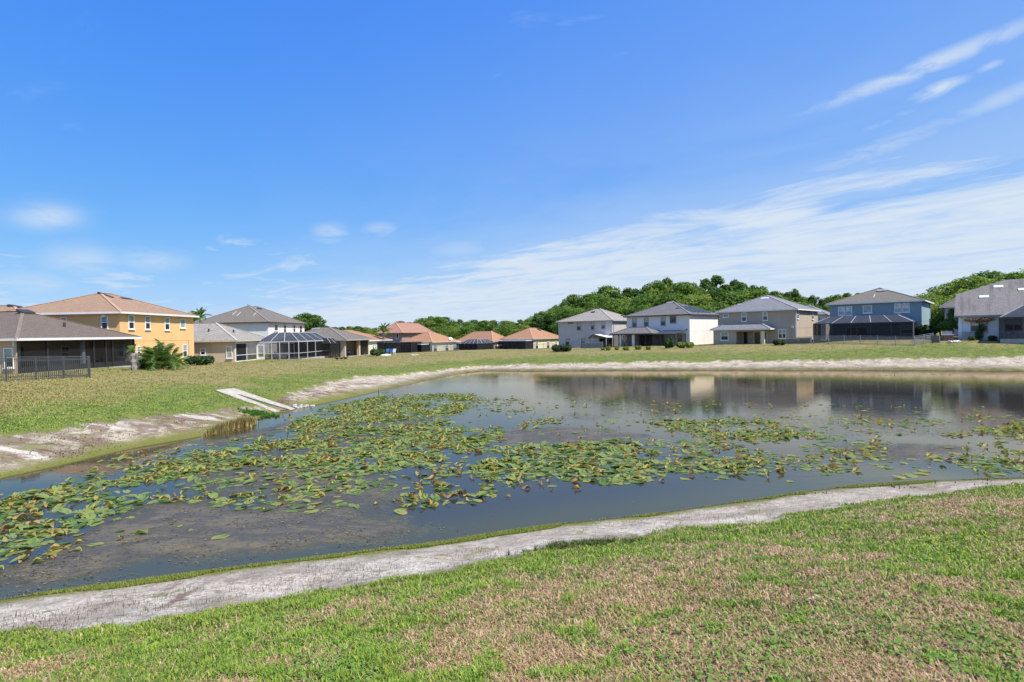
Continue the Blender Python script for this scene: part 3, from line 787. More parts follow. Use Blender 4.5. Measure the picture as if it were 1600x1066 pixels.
        for k in range(nx):
            f, g = k / nx, (k + 1) / nx
            A, B = Vector((*hi[0], z + rise)), Vector((*hi[1], z + rise)); D, C_ = Vector((*hi[3], z + rise)), Vector((*hi[2], z + rise))
            m = MB(); m.face([A.lerp(B, f), A.lerp(B, g), D.lerp(C_, g), D.lerp(C_, f)]); m.build('screen_panel', MT[scr], root)
            if k: MB().beam(A.lerp(B, f), D.lerp(C_, f), rib, rib).build('rib', MT[frame], root)

# 1 brown roofed bungalow at the left edge, lanai under the hip end
h = House(S['brown'], 'tan bungalow with brown shingle roof and black screened lanai at the left edge', 'tan', 'r_brown', 'trim', 2.55, setR=4.6)
L = h.LR
h.box('lanai_wall', (-4.58, 0, -1), (-.12, .2, 2.73), h.wall)
h.box('lanai_wall', (-4.58, L - .2, -1), (-.12, L, 2.73), h.wall)
h.box('slab', (-4.58, .2, -.6), (.25, L + .3, .02), 'slab')
h.win('L', 6, 21, 543.5, 575, inset=0)
st = [max(0.02, min(.985, (h.px('R', p, 560, .05)[0] - .12) / (L - .14))) for p in (29, 73, 145.6, 164.4, 175, 204)]
st[0] = 0; st[-1] = 1
h.screens([(-.05, .12), (-.05, L - .02)], .02, 2.7, [st], kick=.5, pw=.15, scr='scr3')
h.win_at('R', 2.2, 4.6, .05, 2.1, 'slider', bot='pane_black', trim='bronze', name='sliding_door')
h.win_at('R', 8.3, 9.2, .9, 2.1, 'sash', bot='pane', top='pane')
def yface(h, y, a, b, z0, z1, top, bot, trim, name):   # on the return wall that looks along -Y
    o = h.setL; h.setL = y; f = h.win_at('L', a, b, z0, z1, 'sash', top, bot, trim, name=name); h.setL = o; return f
yface(h, L - .2, -3.3, -2.45, .05, 2.1, 'blind', 'pane', 'alu', 'door')
yface(h, L - .2, -1.9, -.9, .9, 2.1, 'blind', 'pane', 'alu', 'window')
h.box('column', (-.5, 6.2, 0), (-.22, 6.48, 2.7), 'greyblue')
h.spout('L', -.3, 2.2, 2.72, inset=0); h.spout('R', L + .1, 0, 2.7, inset=0)
h.vent(-5.6, 5.9, .7, 1.2, h=.2); h.pipe(-2.2, 6.4)
brown_house = h

# 2 yellow two storey house
h = House(S['yellow'], 'yellow two storey house with rust coloured shingle hip roof', 'yellow', 'r_rust', 'trim', 2.45)
for a in ((96, 106, 495.5, 509), (159, 170, 493, 515)): h.win('L', *a)
for a in ((201, 210, 492.5, 514.5), (227, 235, 494.2, 515), (257.6, 265.2, 496.2, 516)): h.win('R', *a)
h.win('R', 281.5, 289.8, 498, 513, 'fixed'); h.win('R', 284.7, 291.5, 538.5, 558.5); h.win('R', 213, 218.5, 541, 557)
h.spout('R', h.LR - 1.3, 0, 2.7, 'ttrim', .06)
h.box('security_light', (-1.6, -.25, 5.2), (-1.3, -.01, 5.4), 'alu')
h.vent(-5.2, h.LR / 2 - 1.2, 1.6, .35, h=.1); h.vent(-4.5, h.LR / 2 + 1.2, .35, 1.6, h=.1)
m = MB(); m.box((-23, 2.5, -1), (-12.02, 12, 4.9)); m.build('wall', h.wall, h.root)
h.hip(-23.4, -11.3, 2.0, 12.4, 4.9, 2.0, MT['r_rust']); h.vent(-16.2, 6.9, 1.5, .35, h=.1)

# 3 beige house with mottled roof and white pool cage
h = House(S['tan'], 'beige bungalow with mottled grey roof and white framed pool cage', 'beige', 'r_grey', 'ttrim', 2.45, setR=3.2)
L = h.LR
h.box('lanai_wall', (-3.18, 0, -1), (-.1, .2, 2.73), h.wall)
h.box('slab', (-3.18, .2, -.6), (.1, L, .02), 'slab'); h.box('slab', (.1, 6.2, -.7), (6.3, 20.2, .0), 'slab')
h.box('lanai_ceiling_beam', (-.16, .2, 2.5), (-.1, L, 2.73), 'alu')
h.win('L', 312.5, 321, 544, 555, bot='pane_black', inset=0); h.win('L', 353, 362.5, 541, 560, top='blind', bot='blind', inset=0)
h.win_at('R', 1.6, 4.4, .05, 2.1, 'slider', bot='pane_black', trim='bronze', name='sliding_door')
h.win_at('R', 5.8, 7.0, .8, 2.1, 'sash')
e = h.screens([(-.05, .2), (-.05, 6.3)], .02, 2.5, [2], [.85], 'alu', 'scr2', pw=.09)
e = h.screens([(-.05, 6.3), (5.9, 6.3), (5.9, 20), (0, 20)], -.1, 2.55, [[0, .18, .36, .55, .77, 1], 4, 3], [.95], 'cage', 'scr', pw=.09, top=.13)
h.cage_roof(e, -.05, 5.9, 6.3, 20, 2.55, 1.7, 1.25, 3, 4, 'cage', 'scr_roof', .06)
h.screens([(.4, 9.6), (4.0, 9.6)], 0, 2.3, [2], [], 'alu', 'scr3', pw=.08)
d = MB(); d.box((.1, 6.16, .05), (.2, 6.27, 2.15)); d.box((.98, 6.16, .05), (1.08, 6.27, 2.15)); d.box((.2, 6.16, 2.02), (.98, 6.27, 2.15)); d.box((.2, 6.16, .05), (.98, 6.27, .42)); d.box((.2, 6.16, .9), (.98, 6.27, 1.0))
d = d.build('screen_door', MT['alu'], h.root); MB().box((.86, 6.10, 1.05), (.94, 6.157, 1.18)).build('handle', MT['dtrim'], d)
h.box('downspout', (.02, 6.05, 0), (.16, 6.14, 2.6), 'alu')
h.spout('L', -.3, 2.3, 2.72, 'ttrim', inset=0); h.pipe(-1.9, 3.6); h.pipe(-4.6, 2.3); h.vent(-5.9, 6.5, .4, 1.0)
tan_house = h

# 4 grey and white two storey house beyond
h = House(S['grey2'], 'tall white two storey house with dark brown hip roof behind the pool cage', 'white', 'r_drab', 'dtrim', 3.3)
for a, k in (((428.7, 434.2, 506.6, 517.2), 'fixed'), ((443, 447.3, 507.5, 520.5), 'sash'), ((458, 461.6, 508, 519.5), 'sash'), ((468, 472, 508.6, 520.5), 'sash')):
    h.win('R', *a, k, top='pane_black' if k == 'sash' else 'pane')
h.vent(-6.2, 7.4, 1.5, .4, 'gtrim'); h.vent(-5.4, 8.8, .4, 1.5)
for x, y in ((-7.6, 3.4), (-6.6, 3.0), (-3.6, 3.0)): h.vent(x, y, .12, 1.6, 'ttrim', .04, 'roof_pipe')

# 5 drab bungalow with columns
h = House(S['drab'], 'bungalow with drab brown roof and open columned patio right of the white pool cage', 'beige', 'r_drab', 'gtrim', 2.2, setR=3.0)
L = h.LR
h.box('slab', (-2.98, 0, -.6), (.2, L, .02), 'slab')
h.box('lanai_wall', (-2.98, 0, -.8), (-.1, .45, 2.73), h.wall)
for y in (L * .56,): h.box('column', (-.55, y, -.4), (-.1, y + .5, 2.73), 'tan')
h.box('column', (-.4, L - .3, -.4), (-.1, L, 2.73), 'cream')
h.box('lanai_wall', (-2.98, L - .2, -.8), (-.42, L - .02, 2.73), h.wall)
h.win_at('R', 1.6, 4.0, .05, 2.1, 'slider', bot='pane_black', trim='bronze', name='sliding_door')
h.screens([(-.3, L * .56 + .5), (-.3, L - .3)], .02, 2.65, [2], [], 'bronze', 'scr')
e = h.screens([(-7.5, -.05), (-7.5, -3.4), (-.9, -3.4), (-.9, -.05)], -.15, 2.35, [2, 5, 2], [], 'bronze', 'scr', pw=.08)
h.cage_roof(e, -7.5, -.9, -3.4, -.05, 2.35, 1.2, .85, 3, 2, 'gtrim', 'scr2', .08, 'N')
h.vent(-7.4, 4.4, 1.4, .4, 'gtrim'); h.vent(-6, 6.4, .4, 1.2, 'gtrim')

# 6 terracotta bungalow with a black cage
h = House(S['terra1'], 'terracotta roofed cream bungalow with large black screen room, left of the two storey one', 'cream', 'r_terra', 'trim', 2.3, setR=0)
y0 = h.px('R', 589, 545)[0]
h.win('R', 581.5, 584, 538, 546); h.win('R', 585.5, 587.5, 538, 546)
xc = 7.6
e = h.screens([(.05, y0), (xc, y0), (xc, y0 + 8), (.05, y0 + 8)], -.25, 2.25, [6, 4, 2], [.0], 'bronze', 'scr2', pw=.09)
h.box('screen_roof', (.06, y0, 2.26), (xc, y0 + 8, 2.31), 'dtrim', e)
h.box('slab', (.05, y0, -.6), (xc, y0 + 8, -.26), 'slab')
h.vent(-6.5, 7, .4, 1.2, 'dtrim')

# 7 two storey brown house behind
h = House(S['far2'], 'brown two storey house with terracotta roof standing behind the bungalows', 'brownw', 'r_terra2', 'dtrim', 2.6, .6)
h.win('L', 619, 623.2, 521.8, 529, 'fixed', top='pane_black'); h.win('L', 610.5, 613, 522.5, 527.5, 'fixed', top='pane')

# 8-10 terracotta bungalows in a row
h = House(S['terra2'], 'cream terracotta roofed bungalow with three windows behind a grey picket fence', 'cream', 'r_terra', 'ttrim', 2.45)
for a in ((677, 681.7, 538.2, 549.8), (695, 700, 538, 549), (707.4, 712, 537.6, 548.6)): h.win('R', *a)
e = h.screens([(-.6, -.05), (-.6, -3), (-6.5, -3), (-6.5, -.05)], -.3, 2.3, [2, 4, 2], [], 'bronze', 'scr2', pw=.09)
h.box('patio_roof', (-6.6, -3.1, 2.31), (-.5, -.02, 2.42), 'steelroof', e)
MB().tube([(.2, 6.9, 2.8), (.2, 6.9, 3.3)], [.04, .04], 6).build('dish_mast', MT['steel'], h.root)
k = MB(); k.tube([(.2, 6.8, 3.35), (.32, 6.7, 3.45)], [.06, .42], 12); smooth(k.build('satellite_dish', MT['whitep'], h.root))

h = House(S['terra3'], 'terracotta roofed bungalow behind a long black screen room and low white kerb', 'cream', 'r_terra', 'ttrim', 2.4)
e = h.screens([(-11.4, -.05), (-11.4, -3.2), (.2, -3.2), (.2, -.05)], -.3, 2.4, [2, 8, 2], [], 'bronze', 'scr2', pw=.09)
h.box('patio_roof', (-11.6, -3.4, 2.41), (-5.2, -.02, 2.52), 'steelroof', e)
e = h.screens([(-4.4, -3.3), (-4.4, -6.4), (1.2, -6.4), (1.2, -.05)], -.3, 2.4, [2, 4, 4], [], 'bronze', 'scr2', pw=.09)
h.cage_roof(e, -4.4, 1.2, -6.4, -.3, 2.4, 1.4, .95, 4, 4, 'gtrim', 'scr_roof', .08)
h.box('kerb', (-5.6, -7.2, -.5), (3.2, -6.9, .05), 'conc')
h.vent(-4.2, 4.5, .8, .4)

h = House(S['terra4'], 'cream terracotta roofed bungalow with black lanai beside the grey two storey house', 'cream', 'r_terra', 'ttrim', 2.45)
for a in ((836, 840.3, 533.9, 545.4), (853.7, 858, 533.6, 544.9), (866, 870.2, 533.2, 541.6)): h.win('R', *a)
e = h.screens([(-8, -.05), (-8, -2.6), (.1, -2.6), (.1, -.05)], -.15, 2.35, [2, 7, 2], [], 'bronze', 'scr2', pw=.09)
h.box('patio_roof', (-8.2, -2.8, 2.36), (.15, -.02, 2.46), 'steelroof', e)
h.vent(-3.4, 6.8, .8, .5)

# 11 grey two storey house
h = House(S['grey'], 'grey two storey house with light grey hip roof and small white roofed patio', 'grey', 'r_lgrey', 'gtrim', 2.7)
for a in ((901.6, 907.8, 503.8, 516.4), (923.4, 929, 502.8, 515.3), (939.6, 946, 501.9, 514.3), (883.4, 889.4, 529, 539.5), (907, 914, 528, 540)): h.win('L', *a, trim='gtrim')
a, z1 = h.px('L', 888, 503.9); b_, z0 = h.px('L', 896, 505.8); h.box('louvre_vent', (a, -.04, z0), (b_, -.002, z1), 'dtrim')
h.spout('R', .5, 0, 5.4, 'gtrim'); h.vent(-6.6, 4.0, .8, .5); h.vent(-1.7, 8.2, .8, .5)
xa, xb = h.px('L', 921, 540, -3.5)[0], h.px('L', 946, 540, -3.5)[0]
k = MB(); xm = xa + (xb - xa) * .25
k.face([(xa - .2, -3.6, 2.2), (xm, -3.6, 2.95), (xm, -.02, 2.95), (xa - .2, -.02, 2.2)]); k.face([(xm, -3.6, 2.95), (xb + .2, -3.6, 2.3), (xb + .2, -.02, 2.3), (xm, -.02, 2.95)])
k.face([(xa - .2, -3.6, 2.12), (xm, -3.6, 2.87), (xm, -.02, 2.87), (xa - .2, -.02, 2.12)]); k.face([(xm, -3.6, 2.87), (xb + .2, -3.6, 2.22), (xb + .2, -.02, 2.22), (xm, -.02, 2.87)])
pr = k.build('patio_roof', MT['steelroof'], h.root)
k = MB(); k.beam((xa - .2, -3.62, 2.14), (xm, -3.62, 2.89), .06, .22); k.beam((xm, -3.62, 2.89), (xb + .2, -3.62, 2.24), .06, .22); k.build('fascia', MT['dtrim'], pr)
for x, y, hh in ((xa, -3.4, 2.15), (xb, -3.4, 2.2), ((xa + xb) / 2, -3.4, 2.5)): h.box('post', (x - .08, y, -.3), (x + .08, y + .16, hh), 'gtrim', pr)
h.win_at('L', xa + .3, xb - .4, 0.05, 2.1, 'slider', bot='pane_black', trim='bronze', name='sliding_door')
h.screens([(xb + .3, -3), (-.2, -3), (-.2, -.05)], -.3, 2.3, [3, 2], [], 'bronze', 'scr2')
grey_house = h

# 12 white two storey house with solar panels
h = House(S['white'], 'white two storey house with dark hip roof, solar panels and black screened patio', 'white', 'r_dgrey', 'dtrim', 2.75)
for a in ((988, 995, 497.8, 511.4), (1006.6, 1013.7, 496.5, 510.3), (1032.7, 1040.2, 495.6, 508.8), (1058.6, 1066, 521.4, 535.4)): h.win('L', *a, trim='gtrim')
h.win('L', 1047, 1057, 494, 505, 'fixed', top='pane', trim='gtrim')
h.box('wall_light', (-.6, -.2, 2.9), (-.4, -.01, 3.1), 'dtrim')
for i in range(5):
    for j in range(2):
        y = 2.2 + i * 1.75; x = -1.1 - j * 1.75; k = MB()
        q = [(x - .8, y), (x + .8, y), (x + .8, y + 1.05), (x - .8, y + 1.05)]
        if any(h.rz(*p) > h.rz(p[0], h.LR / 2) + .01 for p in q): continue
        lo = [(*p, h.rz(*p) + .05) for p in q]; hi = [(*p, h.rz(*p) + .10) for p in q]
        k.face(hi)
        for a in range(4): k.face([lo[a], lo[(a + 1) % 4], hi[(a + 1) % 4], hi[a]])
        k.build('solar_panel', MT['solar'], h.roof)
h.vent(-6.4, 5.6, 1.4, .35, 'gtrim', .08); h.vent(-4.8, 5.4, 1.6, .35, 'dtrim', .08)
pd = 4.2
xa, xb, xc = h.px('L', 957, 540, -pd)[0], h.px('L', 1019, 540, -pd)[0], h.px('L', 1054, 540, -pd)[0]
keep = h.rz
h.hip(xa - .4, xb + .3, -pd - .4, .6, 2.35, 1.15, MT['r_dgrey']); h.rz = keep
h.box('slab', (xa - .3, -pd - .2, -.7), (xc + .2, -.01, .0), 'slab')
h.box('column', (xa + (xb - xa) * .18, -pd, 0), (xa + (xb - xa) * .18 + .35, -pd + .35, 2.33), 'white')
h.box('column', (xa + (xb - xa) * .50, -pd, 0), (xa + (xb - xa) * .50 + .5, -pd + .5, 2.33), 'white')
h.win_at('L', xa + 3.2, xa + 6.0, .05, 2.1, 'slider', bot='pane_black', trim='bronze', name='sliding_door')
h.screens([(xa, -.05), (xa, -pd + .1), (xb, -pd + .1), (xb, -.05)], .0, 2.33, [2, 6, 2], [], 'bronze', 'scr3')
e = h.screens([(xb + .15, -pd + .1), (xc, -pd + .1), (xc, -.05)], .0, 2.3, [3, 2], [.9], 'bronze', 'scr3')
k = MB(); k.face([(xb + .1, -pd, 2.32), (xc + .1, -pd, 2.34), (xc + .1, 0, 2.9), (xb + .1, 0, 2.9)]); k.build('screen_panel', MT['scr_roof'], e)
white_house = h

# 13 taupe two storey house
h = House(S['taupe'], 'taupe two storey house with slate grey roof and open corner porch', 'taupe', 'r_slate', 'trim', 2.75)
h.win('L', 1130, 1139.6, 490.2, 496, 'fixed', top='bpane')
for a in ((1159, 1167, 488.4, 502.4), (1192, 1199.8, 487, 500.8)): h.win('L', *a)
h.win('L', 1216, 1228.4, 514.5, 529, 'double')
for a in ((1245.2, 1248, 484.6, 498.4), (1268.6, 1271, 486.6, 499.5)): h.win('R', *a, top='pane')
pd = 2.6
xl, xr = h.px('L', 1114.5, 535, -pd)[0], h.px('L', 1197, 535, -pd)[0]
xw = h.px('L', 1150, 535, -pd)[0]
MB().box((xl, -pd, -1), (xw, -.02, 2.55)).build('wall', h.wall, h.root)
xp = h.px('L', 1194, 535, -pd)[0]
h.box('column', (xp - .5, -pd, -.5), (xp, -pd + .4, 2.5), 'cream'); h.box('porch_beam', (xw + .01, -pd, 2.3), (xp, -pd + .3, 2.56), h.wall)
h.box('slab', (xw + .01, -pd, -.6), (xp + .1, -.02, .02), 'slab')
keep, kr = h.rz, h.roof
h.hip(xl - .4, xp + 1.0, -pd - .4, .3, 2.6, .78, MT['r_slate']); h.rz, h.roof = keep, kr
ins = h.setL; h.setL = -pd
a, zt = h.px('L', 1126, 518.6); b_, zb = h.px('L', 1138, 532); h.win_at('L', a, b_, zb, zt, 'sash', top='blind'); h.setL = ins
h.win_at('L', xw + .4, xw + 1.0, .05, 2.15, 'fixed', top='pane_black', trim='bronze', name='door')
h.win_at('L', xw + 2.0, xp - .3, .05, 2.2, 'slider', bot='pane_black', trim='alu', name='sliding_door')
h.spout('R', .25, -.2, 5.45, 'alu', .14); h.spout('L', -.7, 0, 2.6, 'ttrim', .06)
h.box('floodlight', (-.6, -.25, 2.75), (-.3, -.01, 2.95), 'alu')
h.vent(-5.9, 4.6, 1.3, .35, 'alu', .08); h.vent(-9.4, 2.2, .5, .3, 'gtrim', .08)

# 14 blue two storey house with long black cage
h = House(S['blue'], 'blue two storey house with brown roof and long black pool cage', 'blue', 'r_drab', 'trim', 2.4)
for a in ((1310, 1320.4, 479.6, 493), (1321.6, 1332, 479, 493), (1397.8, 1409, 474.2, 489), (1410.2, 1421.5, 473.5, 488)): h.win('L', *a, top='wblind', bot='blind')
h.win('L', 1348.5, 1363, 477.5, 489.4, 'fixed', top='blind')
pd = 4.6
xa, xb = h.px('L', 1271, 520, -pd)[0], h.px('L', 1426, 520, -pd)[0]
zt = h.t.on_face('L', 1425, 502.5, -pd)[1]
e = h.screens([(xa, -.05), (xa, -pd), (xb, -pd), (xb, -.05)], -.35, zt, [3, 5, 2], [.0], 'bronze', 'scr2', pw=.1)
h.cage_roof(e, xa, xb, -pd, -.05, zt, 1.9, 1.0, 5, 3, 'gtrim', 'scr_roof', .09, 'N')
h.box('slab', (xa, -pd, -.7), (xb, -.02, -.34), 'slab')
h.box('downspout', (xb + .05, -pd - .1, -.2), (xb + .15, -pd, zt), 'gtrim')
h.win_at('L', xa + 3.5, xa + 6.4, -.1, 2.1, 'slider', bot='pane_black', trim='alu', name='sliding_door')
h.win_at('L', -2.6, -1.0, .9, 2.2, 'sash', top='blind')
h.vent(-h.LL / 2 + .5, 4.2, 1.2, .5, 'gtrim', .2); h.vent(-h.LL / 2 - .2, 2.2, .12, 1.5, 'ttrim', .05, 'roof_pipe')
blue_house = h

h = House(S['pink'], 'pinkish two storey house glimpsed between the taupe and blue houses', 'pinkw', 'r_slate', 'gtrim', 2.2)
h.win('L', 1279.5, 1281.5, 497, 505, 'sash', top='pane'); h.win('L', 1290, 1293, 495.5, 500, 'fixed', top='pane')
h = House(S['behind'], 'grey blue house mostly hidden behind the small round tree', 'greyblue', 'r_drab', 'trim', 1.9, .6)

# 17 pale house at the right edge with a half hipped roof
t = S['right']
h = House(t, 'pale blue white house with stained grey roof at the right edge', 'palewhite', 'r_stain', 'gtrim', 2, roofed=False)
LLq = h.LL; ov = .4; p_ = .56; yr = 8.2; zt = 2.85
m = MB(); Zr = zt + p_ * (yr + ov); yc = 5.0; zc_ = zt + p_ * (yc + ov); hx = 5.2
A, B, C2, D2 = Vector((-LLq - ov, -ov, zt)), Vector((2, -ov, zt)), Vector((2, yr, Zr)), Vector((-LLq - ov + hx, yr, Zr))
E2 = Vector((-LLq - ov, yc, zc_)); yb = 2 * yr + ov
sl = math.hypot(1, p_)
m.face([A, B, C2, D2, E2], 0, [(p.x + 40, (p.y + ov) * sl) for p in (A, B, C2, D2, E2)])
mir = [Vector((p.x, 2 * yr - p.y, p.z)) for p in (A, B, C2, D2, E2)]
m.face([mir[1], mir[0], mir[4], mir[3], mir[2]], 0, [(p.x + 40, (yb - p.y) * sl) for p in (mir[1], mir[0], mir[4], mir[3], mir[2])])
m.face([E2, D2, mir[4]], 0, [(0, 0), (3, 4), (6, 0)])
ro = m.build('roof', MT['r_stain'], h.root); h.roof = ro
m = MB(); m.face([(-LLq, 0, 2.74), (-LLq, yc, zc_ - .3), (-LLq, 2 * yr - yc, zc_ - .3), (-LLq, 2 * yr, 2.74)]); m.face([(-LLq + .2, 0, 2.74), (-LLq + .2, yc, zc_ - .3), (-LLq + .2, 2 * yr - yc, zc_ - .3), (-LLq + .2, 2 * yr, 2.74)])
m.build('gable_wall', h.wall, h.root)
m = MB(); m.box((-LLq - ov, -ov - .06, zt - .2), (2, -ov, zt + .02)); m.box((-LLq - ov, -ov, zt - .16), (2, .02, zt - .12)); m.build('fascia', MT['gtrim'], h.root)
h.rz = lambda x, y: zt + p_ * (y + ov)
for pxv, pyv in ((1560, 448.6), (1537.5, 464.5), (1599, 453)):
    d = ray(pxv, pyv); q = t.local(CAM); e_ = Vector((d.x * t.eX.x + d.y * t.eX.y, d.x * t.eY.x + d.y * t.eY.y, d.z))
    k = (zt + p_ * (q.y + ov) - q.z) / (e_.z - p_ * e_.y); hit = q + e_ * k
    h.vent(hit.x, hit.y, 1.0, .5, 'alu', .12)
h.win('L', 1516.3, 1543.5, 499.5, 518.3, 'double', top='wblind', bot='pane', trim='gtrim')
a, z1 = h.px('L', 1503.5, 519); b_, z0 = h.px('L', 1515, 528); h.box('air_conditioner', (a, -.9, -.3), (b_, -.15, z1), 'steel')
h.spout('L', h.px('L', 1502.5, 510)[0], 0, 2.6, 'palewhite')
a, z1 = h.px('L', 1547, 497); h.box('wall_light', (a, -.2, z1 - .12), (a + .15, -.01, z1 + .05), 'dtrim')
a0 = h.px('L', 1562, 515, -.0)[0]
e = h.screens([(a0, -.1), (a0, -4.2), (a0 + 10, -4.2)], -.1, 2.45, [[0, 1], 4], [], 'dtrim', 'scr', pw=.16)
h.cage_roof(e, a0, a0 + 10, -4.2, -.1, 2.5, 2.2, 1.4, 4, 2, 'gtrim', 'scr_roof', .12, 'N')
h.box('slab', (a0, -4.2, -.8), (a0 + 10, -.02, -.1), 'slab')
h.win('L', 1570, 1597.5, 498.5, 516.5, 'double', top='blind', bot='pane_black', trim='gtrim')
right_house = h

# ------------------------------------------------------------------ vegetation helpers
ML = dict(
    tree=leafmat('tree_leaves', [(0, (.062, .125, .02)), (.35, (.10, .19, .03)), (.65, (.165, .26, .045)), (1, (.29, .34, .085))], .5),
    wood=leafmat('dark_tree_leaves', [(0, (.05, .105, .022)), (.4, (.085, .16, .032)), (.75, (.135, .215, .05)), (1, (.22, .28, .09))], .5),
    hedge=leafmat('hedge_leaves', [(0, (.02, .045, .012)), (.5, (.045, .095, .02)), (1, (.09, .15, .035))], .25, objvar=.1),
    lime=leafmat('lime_leaves', [(0, (.08, .13, .02)), (.5, (.20, .27, .035)), (1, (.34, .38, .07))], .3, objvar=.1),
    palm=leafmat('palm_leaves', [(0, (.06, .115, .025)), (.5, (.13, .22, .05)), (.85, (.25, .30, .09)), (1, (.45, .36, .14))], .25, objvar=.1),
    dead=leafmat('dead_fronds', [(0, (.13, .115, .09)), (1, (.30, .28, .25))], .15, objvar=.1),
    reed=leafmat('reed_blades', [(0, (.16, .14, .045)), (.4, (.36, .27, .11)), (1, (.55, .44, .22))], .25, objvar=0),
    pad=leafmat('pad_leaves', [(0, (.04, .085, .018)), (.3, (.10, .18, .034)), (.52, (.21, .28, .085)), (.68, (.33, .33, .075)), (.84, (.47, .31, .11)), (1, (.20, .105, .04))], .3, objvar=.05, rough=.6),
)
def leaf_cloud(n, lobes, size, seed, out=.75, flat=.0, lo=0, hi=1):
    """small folded leaf faces spread through ellipsoid lobes [(cx,cy,cz,rx,ry,rz)]; returns V, F(tri), tint"""
    r = np.random.default_rng(seed); lobes = np.array(lobes, float)
    vol = (lobes[:, 3] * lobes[:, 4] * lobes[:, 5]) ** (2 / 3); k = r.choice(len(lobes), n, p=vol / vol.sum())
    u = r.normal(size=(n, 3)); u /= np.linalg.norm(u, axis=1)[:, None]
    rad = (1 - (1 - r.random(n) ** .5) * out) * np.where(r.random(n) < .16, r.uniform(1.0, 1.3, n), 1)
    c = lobes[k, :3] + u * lobes[k, 3:] * rad[:, None]
    nrm = u * .8 + r.normal(size=(n, 3)) * .55 + np.array([0, 0, .35 + flat]); nrm /= np.linalg.norm(nrm, axis=1)[:, None]
    a = np.cross(nrm, r.normal(size=(n, 3))); a /= np.linalg.norm(a, axis=1)[:, None] + 1e-9; b = np.cross(nrm, a)
    s = size * (.55 + r.random(n) * .9)[:, None]
    p0, p1, p2, p3 = c - a * s, c + b * s * .55 - nrm * s * .15, c + a * s, c - b * s * .55 - nrm * s * .15
    V = np.stack([p0, p1, p2, p3], 1).reshape(-1, 3)
    i = np.arange(n) * 4; Fq = np.stack([i, i + 1, i + 2, i + 3], 1)
    lt = r.random(len(lobes)) * .5
    tint = np.clip(lo + (hi - lo) * (lt[k] + r.random(n) * .5), 0, 1)
    return V, Fq, np.repeat(tint, 4)

def tree_protos():
    P = []
    for i, (kind, seed) in enumerate((('broad', 1), ('broad', 2), ('oak', 3), ('tall', 4), ('tall', 5), ('open', 6), ('oak', 7))):
        r = random.Random(seed); H = 1.0; m = MB(); lobes = []
        sp = dict(broad=.33, oak=.46, tall=.22, open=.26)[kind]; base = dict(broad=.25, oak=.25, tall=.22, open=.38)[kind]
        trunk_top = .72 if kind != 'oak' else .45
        pts = [(0, 0, 0), (r.uniform(-.01, .01), r.uniform(-.01, .01), trunk_top * .5), (r.uniform(-.03, .03), r.uniform(-.03, .03), trunk_top), (r.uniform(-.04, .04), 0, .9)]
        m.tube(pts, [.024, .018, .011, .003], 6)
        nb = dict(broad=15, oak=17, tall=15, open=12)[kind]
        for k in range(nb):
            f = (k + .5) / nb; z = base + (0.93 - base) * f; an = k * 2.4 + r.uniform(-.5, .5)
            prof = math.sin(math.pi * min(1, .18 + .82 * f)) ** .6 if kind != 'tall' else (1.05 - f * .75)
            q = sp * prof * r.uniform(.45, .95)
            c = (math.cos(an) * q, math.sin(an) * q, z)
            m.tube([(0, 0, max(.15, z - q * .7)), (c[0] * .5, c[1] * .5, z - q * .25), c], [.009, .006, .002], 5, cap=False)
            s = sp * r.uniform(.34, .52) * (1.0 if kind != 'open' else .62)
            lobes.append((*c, s, s, s * r.uniform(.55, .8)))
            if r.random() < .8:
                a2 = r.uniform(0, 6.28); lobes.append((c[0] + math.cos(a2) * s, c[1] + math.sin(a2) * s, z + r.uniform(-.05, .06), s * .5, s * .5, s * .4))
        s = sp * .5; lobes.append((0, 0, .93, s * .7, s * .7, .08))
        n = dict(broad=5200, oak=6000, tall=4200, open=2400)[kind]
        V, Fq, tint = leaf_cloud(n, lobes, .021 if kind != 'open' else .02, seed + 40, .6)
        tm = m.mesh('trunk', MT['bark'])
        o = np_mesh('crown_source', V, Fq, ML['wood'] if kind in ('tall', 'open') else ML['tree'], dict(tint=tint)); cm = o.data; bpy.data.objects.remove(o)
        P.append((tm, cm))
    return P
TP = tree_protos()
def tree(x, y, h_, k, label, group=None, rz=0, name='tree', wide=1.0):
    z = gh(x, y) - .05
    t = empty(name, (x, y, z), rz, label, 'tree', group); t.scale = (h_ * wide, h_ * wide, h_)
    link('trunk', TP[k][0], t); link('crown', TP[k][1], t); return t

def bush(name, label, cat, pos, rx, ry, hgt, n, size, m='hedge', group=None, lumps=6, rz=0, seed=0, lo=0, hi=1):
    r = random.Random(seed + int(pos[0] * 100)); lobes = []
    for i in range(lumps):
        u = (i + .5) / lumps * 2 - 1
        lobes.append((u * rx * .75, r.uniform(-.3, .3) * ry, hgt * r.uniform(.45, .58), rx * max(.3, 1.2 / lumps), ry * .75, hgt * r.uniform(.38, .46)))
    V, Fq, tint = leaf_cloud(n, lobes, size, seed + 5, .35, 0, lo, hi)
    V[:, 2] = np.maximum(V[:, 2], .02)
    o = np_mesh(name, V, Fq, ML[m], dict(tint=tint)); o.location = pos; o.rotation_euler.z = rz
    return tag(o, label, cat, group)
def gbush(px0, px1, ytop, ybase, name, label, cat='bush', Y=None, dy=.6, **kw):
    """bush whose width and height are read at its own distance"""
    pc = (px0 + px1) / 2; p = at(pc, ybase, Y) if Y else ghit(pc, ybase)
    rx = (px1 - px0) / 2 / FPX * p.y; hh = (ybase - ytop) / FPX * p.y
    g = gh(p.x, p.y); p.z = min(p.z, g) if Y else g
    top = at(pc, ytop, p.y).z; hh = max(.3, top - p.z)
    return bush(name, label, cat, p, rx, min(rx, 1.2) * dy / .6, hh, kw.pop('n', 900), kw.pop('size', .13), **kw)

